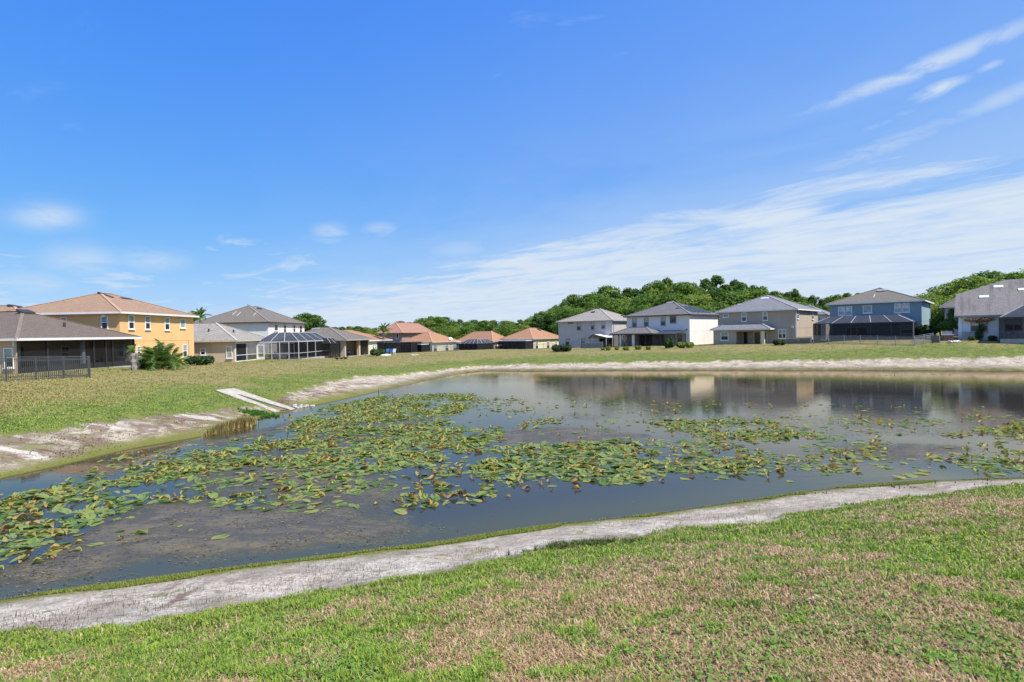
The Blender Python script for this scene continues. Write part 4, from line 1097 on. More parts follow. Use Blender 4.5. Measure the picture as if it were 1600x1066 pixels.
def frond_mesh(name, L, droop, width, n, m, seed, up=1.0, tint=(.2, .8)):
    r = np.random.default_rng(seed); V, Fq, T = [], [], []
    P = []
    for i in range(n + 1):
        f = i / n; P.append(np.array([L * (f - .16 * f ** 3 * droop), 0, up * L * .62 * f - droop * L * .62 * f ** 2.1]))
    for i in range(n):
        a, b = P[i], P[i + 1]; w_ = .018 * (1 - i / n) + .006
        for o in (np.array([0, w_, 0]), np.array([0, 0, w_])):
            k = len(V); V += [a - o, a + o, b + o, b - o]; Fq.append((k, k + 1, k + 2, k + 3)); T += [tint[0]] * 4
        f = (i + .5) / n; ll = width * (math.sin(math.pi * (.12 + .85 * f)) ** .7)
        d = (b - a) / np.linalg.norm(b - a)
        for sgn in (-1, 1):
            for q in (.25, .75):
                c = a + (b - a) * q; tipv = c + np.array([d[0] * ll * .55, sgn * ll, d[2] * ll * .55 - ll * (.25 + r.random() * .3)])
                wv = d * (.028 + .02 * r.random()) * (L / 1.8); k = len(V); mid = c + (tipv - c) * .5 + np.array([0, 0, ll * .10])
                V += [c - wv * .6, c + wv * .6, mid + wv, tipv]; Fq.append((k, k + 1, k + 2, k + 3)); T += [tint[0] + (tint[1] - tint[0]) * r.random()] * 4
    o = np_mesh('f', np.array(V), np.array(Fq), m, dict(tint=np.array(T))); me = o.data; me.name = name; bpy.data.objects.remove(o); return me
FR = [frond_mesh('frond', 1.0, d, .26, 12, ML['palm'], s, u) for s, (d, u) in enumerate(((.9, 1.25), (1.3, 1.15), (1.7, .95), (1.1, .7)))]
FRY = frond_mesh('frond', 1.0, 1.9, .2, 10, ML['palm'], 9, .6, (.9, 1.0))
FRD = [frond_mesh('dead_frond', 1.0, d, .17, 10, ML['dead'], 20 + s, u) for s, (d, u) in enumerate(((2.2, .9), (2.9, .6)))]
def palm(pos, trunk_h, tr, nf, fl, label, name='palm_tree', seed=0, group=None, spread=1.0, dead=0, yellow=0):
    t = empty(name, pos, 0, label, 'palm tree', group); r = random.Random(seed)
    if trunk_h > .1:
        k = MB(); n = max(4, int(trunk_h / .25)); pts = [(math.sin(i / n * 2 + seed) * .04 * trunk_h / 3, 0, trunk_h * i / n) for i in range(n + 1)]
        k.tube(pts, [tr * (1.15 if i % 2 else .95) for i in range(n + 1)], 8); k.build('trunk', MT['palmbark'], t)
    for i in range(nf + dead + yellow):
        isd = i >= nf
        me = FR[i % 4] if not isd else (FRD[i % 2] if i < nf + dead else FRY)
        f = link('frond' if not isd else 'dead_frond', me, t, (0, 0, max(trunk_h - .05, .15)))
        el_ = (1.35 - 1.25 * (i % 6) / 5) * .8 if not isd else -.25
        f.rotation_euler = (r.uniform(-.15, .15), -el_ * spread, i * 2.399 + r.uniform(-.2, .2)); s = fl * r.uniform(.8, 1.1); f.scale = (s, s, s)
    return t

# ------------------------------------------------------------------ trees
def sky_top(px):
    X = [470, 520, 560, 600, 640, 680, 720, 760, 800, 840, 858, 880, 905, 940, 985, 1030, 1080, 1130, 1170, 1200, 1240, 1275, 1310, 1350, 1420, 1440, 1460, 1480, 1505, 1540, 1580, 1640, 1720]
    Yv = [503, 508, 512, 510, 501, 496, 501, 499, 501, 493, 482, 472, 461, 452, 445, 440, 438, 436, 439, 446, 455, 459, 462, 461, 466, 468, 456, 448, 437, 426, 423, 421, 428]
    return float(np.interp(px, X, Yv))
rt = random.Random(3)
def zone(px):
    for lim, txt in ((905, 'above the last terracotta roof, at the left end of the wood'), (985, 'behind the grey two storey house'), (1122, 'behind the white two storey house'), (1285, 'behind the taupe two storey house'), (9999, 'between the taupe and blue houses')):
        if px < lim: return txt
W1, W2, W3, W4 = ('tall tree in the dense green wood behind the grey, white and taupe houses', 'lower leafy tree at the front of the wood behind the two storey houses',
                  'distant dark green tree behind the terracotta roofed bungalows', 'big leafy tree behind the pale house at the right edge')
def put_tree(px, ytop, Y, k, label, group, wide=1.0):
    top = at(px, ytop, Y); z = gh(top.x, top.y)
    tree(top.x, top.y, (top.z - z) * 1.02, k, label, group, rt.uniform(0, 6.28), wide=wide)
px = 846
while px < 1445:
    put_tree(px, sky_top(px) + rt.uniform(-6, 11), rt.uniform(150, 172), rt.choice((3, 4, 0, 1, 3, 4, 1, 0, 5)), 'tall wood tree standing ' + zone(px), 'tall wood trees ' + zone(px), rt.uniform(.8, 1.2)); px += rt.uniform(11, 20)
px = 884
while px < 1460:
    put_tree(px, sky_top(px) + rt.uniform(14, 30), (rt.uniform(138, 148) if px < 1000 else rt.uniform(126, 142)), rt.choice((0, 1, 2, 6, 0)), 'lower leafy front tree ' + zone(px), 'lower wood trees ' + zone(px), rt.uniform(1.05, 1.5)); px += rt.uniform(15, 24)
px = 900
while px < 1460:
    put_tree(px, sky_top(px) + rt.uniform(32, 46), (rt.uniform(134, 141) if px < 1000 else rt.uniform(119, 128)), rt.choice((2, 6, 1)), 'lower leafy front tree ' + zone(px), 'lower wood trees ' + zone(px), rt.uniform(1.2, 1.6)); px += rt.uniform(22, 34)
px = 500
while px < 870:
    put_tree(px, sky_top(px) + rt.uniform(-2, 5), rt.uniform(168, 215), rt.choice((0, 1, 2, 6, 5)), W3, 'distant trees behind the bungalows', rt.uniform(1.1, 1.6)); px += rt.uniform(10, 17)
px = 510
while px < 880:
    put_tree(px, sky_top(px) + rt.uniform(8, 16), rt.uniform(150, 165), rt.choice((2, 6, 1)), W3, 'distant trees behind the bungalows', rt.uniform(1.5, 2.0)); px += rt.uniform(18, 26)
px = 1452
while px < 1700:
    put_tree(px, sky_top(px) + rt.uniform(-2, 9), rt.uniform(108, 126), rt.choice((0, 1, 2, 6)), W4, 'trees behind the right edge house', rt.uniform(1.0, 1.3)); px += rt.uniform(16, 26)
px = 1450
while px < 1560:
    put_tree(px, sky_top(px) + rt.uniform(16, 40), rt.uniform(98, 106), rt.choice((2, 6, 1)), W4, 'trees behind the right edge house', rt.uniform(1.1, 1.5)); px += rt.uniform(13, 20)
for px, yt, Y, k, wd_ in ((478, 490, 150, 0, 1.2), (490, 493, 146, 1, 1.1), (466, 496, 152, 2, 1.0)):
    put_tree(px, yt, Y, k, 'round leafy tree rising behind the tall white house with brown roof', 'trees beside the tall white house', wd_)
for px, yt, Y, k in ((845, 497, 150, 4), (856, 491, 146, 3), (838, 492, 156, 5)):
    put_tree(px, yt, Y, k, 'bright green tree rising just left of the grey two storey house', 'trees left of the grey house', .95)
p = at(1488, 482, 82); tree(p.x, p.y, p.z - gh(p.x, p.y), 1, 'slim light green tree against the left corner of the pale house', None, 1.0, wide=.62)
# palms
def gz_at(px, Y): p = at(px, 540, Y); return Vector((p.x, p.y, gh(p.x, p.y)))
for px, yt, Y, fl, lab in ((313, 489, 96, 2.3, 'palm tree top showing between the yellow house and the mottled roof'), (305, 495, 92, 1.8, 'smaller palm tree top just right of the yellow house roof'),
                           (600, 512, 126, 2.6, 'palm tree with drooping fronds left of the brown two storey house'), (771, 508, 150, 2.4, 'palm tree top poking above the second terracotta roof from the grey house')):
    b0 = gz_at(px, Y); top = at(px, yt, Y).z; palm(b0, top - b0.z - fl * .35, .16, 15, fl, lab, seed=px)
b0 = ghit(250, 577); b0.z -= .05
palm(b0, .3, .2, 34, 2.7, 'big bushy green palm clump against the yellow house wall', seed=4, spread=1.15, yellow=3)
b0 = ghit(243, 576); palm(b0 + Vector((-.7, .5, 0)), .2, .2, 20, 2.1, 'lower palm clump behind the left side of the big bushy palm', seed=11, spread=1.0)
palm(ghit(262, 576) + Vector((.3, .3, 0)), .2, .2, 18, 1.9, 'yellowing palm clump at the right side of the big bushy palm', seed=17, spread=1.0, yellow=4)
b0 = ghit(209.5, 579); palm(b0, 1.5, .24, 3, 1.2, 'stout grey palm trunk with dead hanging fronds at the brown bungalow corner', seed=2, dead=6)

# ------------------------------------------------------------------ hedges and bushes
gbush(212, 236, 559, 576, 'hedge', 'dark clipped hedge between the grey palm trunk and the palm clump', 'hedge', n=1500, size=.09, lo=0, hi=.45)
gbush(290, 332, 556, 570.5, 'hedge', 'dark green hedge under the beige wall right of the yellow house', 'hedge', n=2600, size=.10, lumps=8, hi=.6)
gbush(577.5, 594, 545, 556.5, 'bush', 'rounded green bush beside the columned patio', n=1800, size=.12, lumps=3)
gbush(589, 602.5, 545.5, 556, 'bush', 'darker green bush in front of the black screen room', n=1200, size=.12, lumps=3, hi=.7)
gbush(861, 893.5, 538.5, 549.5, 'hedge', 'low dark green hedge in front of the grey two storey house', 'hedge', n=2600, size=.13, lumps=7, hi=.5)
for i, (a, b_, y0, y1) in enumerate(((939, 946, 543, 547.3), (946, 955, 541, 547.6), (960.5, 968, 542, 547), (973, 984.5, 541.5, 547.5), (992, 1003, 540, 546.5), (1008.5, 1017.8, 541, 546.5))):
    gbush(a, b_, y0, y1, 'bush', ['smallest lime shrub at the left end of the row by the white house', 'second lime shrub of the row, under the hipped patio corner', 'third lime shrub of the row in front of the hipped patio', 'wide fourth lime shrub of the row in front of the hipped patio',
          'fifth lime shrub, in front of the dark patio opening', 'last lime shrub at the right end of the row'][i], 'shrub', group='lime shrubs in front of the white house', n=500, size=.10, m='lime', lumps=3)
gbush(1038, 1053, 527, 544.5, 'bush', 'tall dark green shrub at the corner of the black patio screen', 'shrub', n=1500, size=.13, lumps=3)
gbush(1056, 1072, 534.5, 543.8, 'bush', 'wide yellow green shrub under the lower window of the white house', 'shrub', n=1500, size=.11, m='lime', lumps=4, hi=.8)
gbush(1070, 1085, 534.5, 543.4, 'bush', 'yellow green shrub at the right corner of the white house', 'shrub', n=1300, size=.11, m='lime', lumps=3, hi=.7)
gbush(1208.5, 1229, 531, 539.6, 'bush', 'low dark green hedge beside the taupe porch column', 'hedge', n=1600, size=.11, lumps=5, hi=.5)
gbush(1433, 1463, 507.5, 522, 'bush', 'dark green shrub growing beside the blue house corner', 'shrub', Y=80, n=2200, size=.15, lumps=5, hi=.7)
gbush(1545, 1556, 524, 528.5, 'bush', 'low green shrub under the lit wall of the pale house', 'shrub', Y=71, n=600, size=.09, lumps=3)
gbush(1514, 1522, 525, 529, 'bush', 'small green plant beside the grey air conditioner', 'plant', Y=72, n=400, size=.08, lumps=2)
# round topped little tree and the climber on the pale house
p = at(1476.5, 528, 80); p.z = gh(p.x, p.y)
t_ = empty('small_tree', p, 0, 'small clipped round tree between the blue and pale houses', 'tree')
MB().tube([(0, 0, 0), (.03, 0, .8), (0, 0, 1.6)], [.06, .05, .04], 6).build('trunk', MT['bark'], t_)
V, Fq, tint = leaf_cloud(1600, [(0, 0, 1.75, .85, .85, .6)], .10, 77, .3, lo=.3, hi=1)
np_mesh('crown', V, Fq, ML['lime'], dict(tint=tint * .5), parent=t_)
hh = right_house; a, zt = hh.px('L', 1531, 497)
p = hh.t.world(a, -.45, 0); g0 = gh(p.x, p.y); p.z = g0
t_ = empty('climbing_plant', p, hh.t.phi, 'straggly half dead climber hanging over the window of the pale house', 'plant')
k = MB(); rr = random.Random(5)
for i in range(5): k.tube([(rr.uniform(-.2, .2), 0, 0), (rr.uniform(-.4, .4), .1, 1.4), (rr.uniform(-1.2, 1.2), .15, 2.6)], [.03, .025, .012], 5)
k.build('stem', MT['bark'], t_)
V, Fq, tint = leaf_cloud(700, [(-.1, 0, .7, .5, .3, .7), (.2, 0, 1.6, .4, .25, .5)], .08, 78, .8); np_mesh('foliage', V, Fq, ML['hedge'], dict(tint=tint), parent=t_)
V, Fq, tint = leaf_cloud(900, [(-.8, .05, 2.55, .8, .25, .22), (.6, .05, 2.6, .9, .25, .25), (0, .05, 2.4, .5, .2, .3)], .09, 79, .8); np_mesh('dead_leaves', V, Fq, MT['rust'], dict(tint=tint), parent=t_)

# ------------------------------------------------------------------ fences
def fence(pts, hgt, step, label, name='metal_fence', m='blackmetal', picket=.12, pk_w=.022, each=True, rails=(.12, -.22, -.02), cat='fence', group=None):
    p0 = pts[0]; root = empty(name, p0, 0, label, cat, group)
    pick = MB().box((-pk_w / 2, -pk_w / 2, .0), (pk_w / 2, pk_w / 2, hgt - .16)).mesh('picket', MT[m]); allp = MB()
    postm = MB().box((-.035, -.035, -.15), (.035, .035, hgt + .02)).mesh('post', MT[m])
    for p, q in zip(pts, pts[1:]):
        n = max(1, round((q - p).length / step))
        for i in range(n + (q is pts[-1])):
            c = p.lerp(q, i / n); c = Vector((c.x, c.y, gh(c.x, c.y))); link('post', postm, root, c - p0)
        for i in range(n):
            a, b = p.lerp(q, i / n), p.lerp(q, (i + 1) / n); a.z, b.z = gh(a.x, a.y), gh(b.x, b.y)
            for r_ in rails:
                z = r_ if r_ > 0 else hgt + r_; o = Vector((0, 0, z))
                MB().beam(a - p0 + o, b - p0 + o, .03, .035).build('rail', MT[m], root)
            nn = max(1, round((b - a).length / picket))
            for j in range(1, nn):
                c = a.lerp(b, j / nn) - p0 + Vector((0, 0, .05))
                if each: link('picket', pick, root, c)
                else: allp.box((c.x - pk_w / 2, c.y - pk_w / 2, c.z), (c.x + pk_w / 2, c.y + pk_w / 2, c.z + hgt - .16))
    if not each: tag(allp.build('pickets', MT[m], root), kind='stuff')
    return root
f0, f1 = ghit(-40, 598.5), ghit(140.5, 590)
fh = 33.0 / FPX * f1.y
fence([f0, f1], fh, 35.5 / FPX * f1.y, 'black metal picket fence at the left edge, front run facing the pond')
b0, b1 = ghit(10, 591.5), ghit(138, 588.6)
fence([b0, b1], fh * .98, 1.9, 'second black metal fence run just behind the front one', each=False)
b0, b1 = at(672, 553, 124), at(716, 552.6, 120)
fence([b0, b1], 1.35, 1.8, 'grey picket fence in front of the three window terracotta bungalow', m='steel', each=False, picket=.16, pk_w=.05)
b0, b1 = at(822, 549.6, 121), at(864, 549.2, 118)
fence([b0, b1], 1.15, 2.2, 'dark metal fence under the cream wall left of the low hedge', each=False, picket=.15)
b0, b1 = at(907, 547.6, 107), at(942, 547, 104)
fence([b0, b1], 1.15, 1.8, 'grey board fence round the white roofed patio', m='steel', each=False, picket=.11, pk_w=.10)
p, q = at(893.5, 548, 107.5), at(907, 548, 106.5)
root = empty('privacy_screen', p, 0, 'taut grey fabric privacy screen on two poles', 'screen'); p.z = gh(p.x, p.y); q.z = gh(q.x, q.y); root.location = p
k = MB(); k.face([(0, 0, .3), q - p + Vector((0, 0, .2)), q - p + Vector((0, 0, 1.95)), (q - p) * .5 + Vector((0, .05, 1.75)), (0, 0, 1.95)]); k.build('fabric', MT['greyblue'], root)
for c in (Vector((0, 0, 0)), q - p): MB().tube([c, c + Vector((0, 0, 2.1))], [.04, .04], 6).build('pole', MT['steel'], root)
b0, b1 = at(1229, 539.5, 86), at(1268, 538.5, 84)
fence([b0, b1], 1.05, 1.6, 'weathered wooden board fence beside the taupe house', 'wooden_fence', 'wood', picket=.15, pk_w=.14, each=True)
b0, b1, b2 = at(1271, 537, 82), at(1429, 533, 71), at(1458, 531.5, 73)
fence([b0, b1, b2], 1.2, 2.35, 'dark metal fence in front of the long black cage of the blue house', m='steel', each=False, picket=.12)
b0, b1 = at(1457, 532, 72.8), at(1468, 531, 72)
fence([b0, b1], 1.05, 1.0, 'short weathered board fence right of the blue house', 'wooden_fence', 'wood', picket=.13, pk_w=.125, each=True)

# ------------------------------------------------------------------ small things in the gardens
def chair(pos, rz, m, label, group=None):
    t = empty('garden_chair', pos, rz, label, 'chair', group)
    MB().box((-.3, -.28, .36), (.3, .28, .42)).build('seat', MT[m], t)
    k = MB(); k.face([(-.28, .27, .42), (.28, .27, .42), (.3, .48, 1.0), (-.3, .48, 1.0)]); k.face([(-.28, .31, .42), (-.3, .52, 1.0), (.3, .52, 1.0), (.28, .31, .42)]); k.face([(-.3, .48, 1.0), (.3, .48, 1.0), (.3, .52, 1.0), (-.3, .52, 1.0)])
    k.build('backrest', MT[m], t)
    lg = MB().box((-.03, -.03, 0), (.03, .03, .36)).mesh('leg', MT[m])
    for x in (-.26, .26):
        for y in (-.25, .25): link('leg', lg, t, (x, y, 0))
        MB().box((x - .04, -.28, .6), (x + .04, .3, .65)).build('armrest', MT[m], t)
        MB().box((x - .03, -.27, .42), (x + .03, -.21, .6)).build('arm_post', MT[m], t)
for px, m, rz, lab in ((606.5, 'bluep', .3, 'bright blue garden chair in front of the black screen room'), (610.5, 'bluep', -.2, 'second blue garden chair, next to the white one'), (614.5, 'whitep', -.4, 'white garden chair in front of the black screen room')):
    p = ghit(px, 554); p.z = gh(p.x, p.y); chair(p, rz, m, lab)
p = ghit(603, 556.5); k = MB(); k.tube([(-.9, 0, .16), (-.6, 0, .13), (0, 0, .12), (.6, 0, .13), (.9, 0, .18)], [.03, .15, .2, .15, .03], 8)
o = smooth(k.build('small_boat', MT['whitep'], None, p, .5)); tag(o, 'pale upturned little boat lying on the lawn by the blue chairs', 'boat')
for px, y, sz, lab in ((645, 556.5, .35, 'pale stone on the lawn in front of the black screen room'), (651, 555.5, .28, 'smaller pale stone right of its larger neighbour')):
    p = ghit(px, y); k = MB(); k.tube([(-sz * 1.4, 0, 0), (-sz * .6, 0, sz * .3), (sz * .6, .1, sz * .3), (sz * 1.4, 0, 0)], [.05, sz * .55, sz * .5, .05], 7); tag(smooth(k.build('stone', MT['conc'], None, p, .2)), lab, 'stone')
# furniture in the white cage and the lanais
th = tan_house.t
p = th.world(2.6, 8.2, .0); t_ = empty('daybed', p, .1, 'pale grey outdoor sofa inside the white pool cage', 'sofa')
MB().box((-1.1, -.4, .18), (1.1, .4, .45)).build('seat', MT['whitep'], t_); MB().box((-1.1, .28, .46), (1.1, .42, .95)).build('backrest', MT['whitep'], t_); MB().box((.97, -.4, .46), (1.1, .27, .7)).build('armrest', MT['whitep'], t_)
p = th.world(4.6, 7.6, .0); t_ = empty('patio_table', p, .0, 'low dark patio table in the near corner of the white cage', 'table')
MB().box((-.8, -.45, .46), (.8, .45, .52)).build('tabletop', MT['wood'], t_)
for x in (-.7, .7):
    for y in (-.36, .36): MB().box((x - .03, y - .03, 0), (x + .03, y + .03, .46)).build('leg', MT['bronze'], t_)
for i, (x, y) in enumerate(((-1.6, 2.2), (-1.4, 4.0))):
    chair(th.world(x, y, .02), 1.5 + i, 'bronze', ['dark patio chair behind the first screen bay of the beige house', 'dark patio chair behind the second screen bay of the beige house'][i])
bh = brown_house.t
chair(bh.world(-1.4, 7.2, .02), 1.9, 'wood', 'brown patio chair behind the black lanai posts')
p = bh.world(-1.0, 9.6, .02); t_ = empty('wicker_sofa', p, bh.phi + 1.57, 'dark wicker sofa at the right end of the black lanai', 'sofa')
MB().box((-.9, -.4, .05), (.9, .4, .45)).build('seat', MT['bronze'], t_); MB().box((-.9, -.42, .46), (.9, -.28, .95)).build('backrest', MT['bronze'], t_)
for s in (-1, 1): MB().box((s * .9 - .1, -.27, .46), (s * .9 + .1, .4, .7)).build('armrest', MT['bronze'], t_)
dh = S['drab']
for i, (x, y) in enumerate(((-1.2, 1.6), (-1.0, 4.4))): chair(dh.world(x, y, .02), 1.2 + i, 'bronze', ['dark chair at the left of the columned patio', 'dark chair beside the middle column of the columned patio'][i])
p = dh.world(-1.0, 3.0, .02); t_ = empty('patio_table', p, 0, 'small dark round table in the columned patio', 'table')
MB().tube([(0, 0, .68), (0, 0, .72)], [.5, .5], 14).build('tabletop', MT['steel'], t_); MB().tube([(0, 0, 0), (0, 0, .68)], [.05, .05], 6).build('leg', MT['bronze'], t_)
# brick grill and the barbecue, bicycle shapes in the right lanai
p = at(1481, 528.5, 74); p.z = gh(p.x, p.y); t_ = empty('brick_grill', p, -.5, 'low brick grill with white top between blue and pale houses', 'grill')
bk = MB().box((-.17, -.45, -.045), (.17, .45, .045)).mesh('brick', MT['brick'])
for r_ in range(7):
    for c in range(3): link('brick', bk, t_, (-.36 + c * .36 + (r_ % 2) * .04, 0, .05 + r_ * .1))
MB().box((-.6, -.5, .72), (.6, .5, .80)).build('top_slab', MT['whitep'], t_)
MB().box((-.5, .1, .81), (.5, .45, 1.25)).build('grill_hood', MT['steel'], t_)
for px, y in ((1484.5, 529.2), (1492, 528.8), (1495, 528.6)):
    p = at(px, y, 71); p.z = gh(p.x, p.y) + .1; k = MB(); k.tube([(-.35, 0, 0), (-.15, 0, .08), (.2, .05, .08), (.4, 0, 0)], [.04, .14, .13, .04], 6)
    tag(smooth(k.build('stone', MT['whitep'], None, p, px)), 'white edging stone in the bed beside the pale house', 'stone', 'white edging stones')
rh = right_house; a, _ = rh.px('L', 1576, 522, -1.6)
p = rh.t.world(a, -1.6, -.1); t_ = empty('bicycle', p, rh.t.phi, 'dark bicycle leaning behind the screen of the pale house', 'bicycle')
for x in (-.5, .5):
    k = MB(); k.tube([(x + .33 * math.cos(i * math.pi / 8), 0, .34 + .33 * math.sin(i * math.pi / 8)) for i in range(17)], [.022] * 17, 5, cap=False); k.build('wheel', MT['blackmetal'], t_)
k = MB()
for p_, q_ in (((-.5, 0, .34), (-.12, 0, .3)), ((-.12, 0, .3), (.36, 0, .78)), ((-.25, 0, .8), (.36, 0, .8)), ((-.12, 0, .3), (-.28, 0, .9)), ((-.5, 0, .34), (-.25, 0, .8)), ((.5, 0, .34), (.34, 0, .95))): k.beam(p_, q_, .035, .035)
k.build('frame', MT['steel'], t_); MB().box((-.4, -.06, .9), (-.16, .06, .96)).build('saddle', MT['blackmetal'], t_); MB().box((.28, -.25, .95), (.33, .25, .99)).build('handlebar', MT['blackmetal'], t_)
a, _ = rh.px('L', 1592, 522, -1.2); p = rh.t.world(a, -1.2, -.1); t_ = empty('folding_chair', p, rh.t.phi, 'white folded chair frame beside the bicycle', 'chair')
for s in (-1, 1):
    MB().beam((-.4, s * .2, 0), (.25, s * .2, 1.0), .05, .05).build('leg', MT['whitep'], t_); MB().beam((.4, s * .22, 0), (-.1, s * .22, .75), .05, .05).build('leg', MT['whitep'], t_)
MB().box((-.3, -.2, .44), (.3, .2, .48)).build('seat', MT['steel'], t_)

# three black ducks on the lawn
for i, (px, y, lab) in enumerate(((526.5, 563.4, 'leftmost of the three black ducks on the lawn, head down'), (534, 563.0, 'middle one of the three black ducks on the lawn'), (539.8, 562.6, 'rightmost of the three black ducks on the lawn'))):
    p = ghit(px, y); t_ = empty('duck', p, [2.7, .3, -.2][i], lab, 'bird', 'black ducks on the lawn')
    k = MB(); hd = .30 if i == 0 else .46
    k.tube([(-.40, 0, .30), (-.30, 0, .30), (-.12, 0, .26), (.08, 0, .26), (.20, 0, .31), (.27, 0, .38 if i else .3), (.31, 0, hd), (.37, 0, hd + .03), (.42, 0, hd)], [.02, .05, .12, .13, .09, .05, .045, .055, .02], 8)
    smooth(k.build('body', MT['blackp'], t_)); k = MB(); k.tube([(.41, 0, hd), (.5, 0, hd - .02)], [.02, .008], 5); k.build('beak', MT['brick'], t_)
    lg = MB().box((-.012, -.012, 0), (.012, .012, .18)).mesh('leg', MT['brick'])
    for s in (-.06, .06): link('leg', lg, t_, (0, s, 0))

# ------------------------------------------------------------------ concrete flume down the left bank
ax_ = (FB - FA); side_ = Vector((ax_.y, -ax_.x, 0)).normalized()      # towards the far (right) side of the flume as seen from the pond
def fl(u, v, dz=0):
    hw = .74 + .08 * v; q = FA + ax_ * v - side_ * ((.5 - u) * 2 * hw); return q + Vector((0, 0, .05 + dz))
root = empty('drain_flume', fl(.5, .5), 0, 'pale concrete drainage flume running down the bank into the pond', 'flume'); o0 = Vector(root.location)
def slab(name, u0, u1, v0, v1, dz0, dz1, mt='conc', n=6):
    """strip down the bank; u0 and u1 are (start, end) positions across the flume"""
    k = MB(); T, B = [], []
    for i in range(n + 1):
        f = i / n; v = v0 + (v1 - v0) * f; e_ = [u0[0] + (u0[1] - u0[0]) * f, u1[0] + (u1[1] - u1[0]) * f]
        T.append([fl(u, v, dz1) - o0 for u in e_]); B.append([fl(u, v, dz0) - o0 for u in e_])
    for i in range(n):
        k.face([T[i][0], T[i][1], T[i + 1][1], T[i + 1][0]]); k.face([T[i][0], T[i + 1][0], B[i + 1][0], B[i][0]]); k.face([T[i][1], B[i][1], B[i + 1][1], T[i + 1][1]])
    k.face([T[0][0], B[0][0], B[0][1], T[0][1]]); k.face([T[n][0], T[n][1], B[n][1], B[n][0]])
    return k.build(name, MT[mt], root)
slab('apron', (0, 0), (1, 1), 0, .25, -.5, 0, n=2)
slab('kerb', (0, 0), (.52, .26), .252, 1, -.6, .0, n=2)
slab('kerb', (.60, .74), (1, 1), .252, 1, -.6, .0, n=2)
slab('channel_floor', (.522, .262), (.598, .738), .252, .99, -.62, -.30, n=2)
rs = random.Random(8)
for i in range(16):
    px = 458 + rs.uniform(0, 34); y = 637.6 - (px - 458) * .06 + rs.uniform(-3, 1.5); p = ghit(px, y); s = rs.uniform(.10, .2)
    k = MB(); k.tube([(-s, 0, 0), (-s * .5, s * .1, s * .25), (s * .4, 0, s * .3), (s, 0, 0)], [s * .2, s * .7, s * .65, s * .15], 6)
    tag(k.build('rock', MT['rock'], None, p, rs.uniform(0, 6)), 'grey rubble rock at the foot of the concrete flume', 'rock', 'rubble rocks at the foot of the flume')
p = ghit(451, 632); k = MB(); k.tube([(0, 0, 0), (.05, 0, .35), (-.1, 0, .6), (-.35, 0, .7)], [.03, .025, .02, .008], 5); k.tube([(.05, 0, .35), (.3, .1, .55)], [.015, .006], 4)
tag(k.build('dead_branch', MT['palmbark'], None, p), 'bare pale branch sticking up beside the flume', 'branch')
p = atz(592, 617, ZW); k = MB(); k.tube([(0, 0, -.4), (.02, 0, .3), (.03, 0, .5)], [.07, .065, .05], 7); tag(k.build('stake', MT['wood'], None, p), 'short wooden stake standing in the water off the left bank', 'stake')

# ------------------------------------------------------------------ reeds, pads and weed
def blades(P, h_, w_, lean, az, tint=None, col=None, bend=.5):
    """3-triangle blades: P (n,3), height, width, lean angle from vertical, azimuth"""
    n = len(P); d = np.stack([np.cos(az), np.sin(az), np.zeros(n)], 1); sdir = np.stack([-np.sin(az), np.cos(az), np.zeros(n)], 1)
    upv = np.array([0, 0, 1.0]); l1 = lean * (1 - bend); l2 = lean * (1 + bend)
    m_ = P + (d * np.sin(l1)[:, None] + upv * np.cos(l1)[:, None]) * (h_ * .55)[:, None]
    t_ = m_ + (d * np.sin(l2)[:, None] + upv * np.cos(l2)[:, None]) * (h_ * .45)[:, None]
    a = sdir * (w_ / 2)[:, None]
    V = np.stack([P - a, P + a, m_ - a * .8, m_ + a * .8, t_], 1).reshape(-1, 3)
    i = np.arange(n) * 5
    F = np.concatenate([np.stack([i, i + 1, i + 3], 1), np.stack([i, i + 3, i + 2], 1), np.stack([i + 2, i + 3, i + 4], 1)])
    at_ = {}
    if tint is not None: at_['tint'] = np.repeat(tint, 5)
    if col is not None: at_['col'] = np.repeat(col, 5, 0)
    return V, F, at_
def screen_points(n, x0, x1, y0, y1, z=-.5, it=4):
    """ground points spread evenly over the view, denser near the camera as a lens sees them"""
    px = RNG.uniform(x0, x1, n); py = RNG.uniform(y0, y1, n)
    d = np.array(F_) * FPX + np.array(R_) * (px - 800)[:, None] + np.array(U_) * (533 - py)[:, None]
    zz = np.full(n, z)
    for _ in range(it):
        k = (zz - CAM.z) / np.minimum(d[:, 2], -1e-3); X, Yv = CAM.x + d[:, 0] * k, CAM.y + d[:, 1] * k
        Yv = np.clip(Yv, 2, 140); zz = sample(GZ, X, Yv)
    return np.stack([X, Yv, zz], 1)

n = 1400
c0 = atz(360, 672, ZW); u = RNG.uniform(-1, 1, n); v = RNG.normal(0, .28, n)
a0, a1 = np.array(atz(326, 680, ZW)), np.array(atz(396, 663, ZW))
P = a0 + (a1 - a0) * ((u + 1) / 2)[:, None]; P[:, 1] += v; P[:, 2] = np.maximum(ZW - .02, sample(GZ, P[:, 0], P[:, 1]))
hh_ = RNG.uniform(.35, .8, n) * (1 - .35 * u ** 4) * (.75 + .3 * (u + 1) / 2)
V, F, A = blades(P, hh_, RNG.uniform(.02, .045, n), RNG.uniform(.05, .5, n), RNG.uniform(0, 6.28, n), tint=RNG.random(n))
tag(np_mesh('reed_clump', V, F, ML['reed'], A), 'dense tan reed clump at the water edge left of the flume', 'reeds')

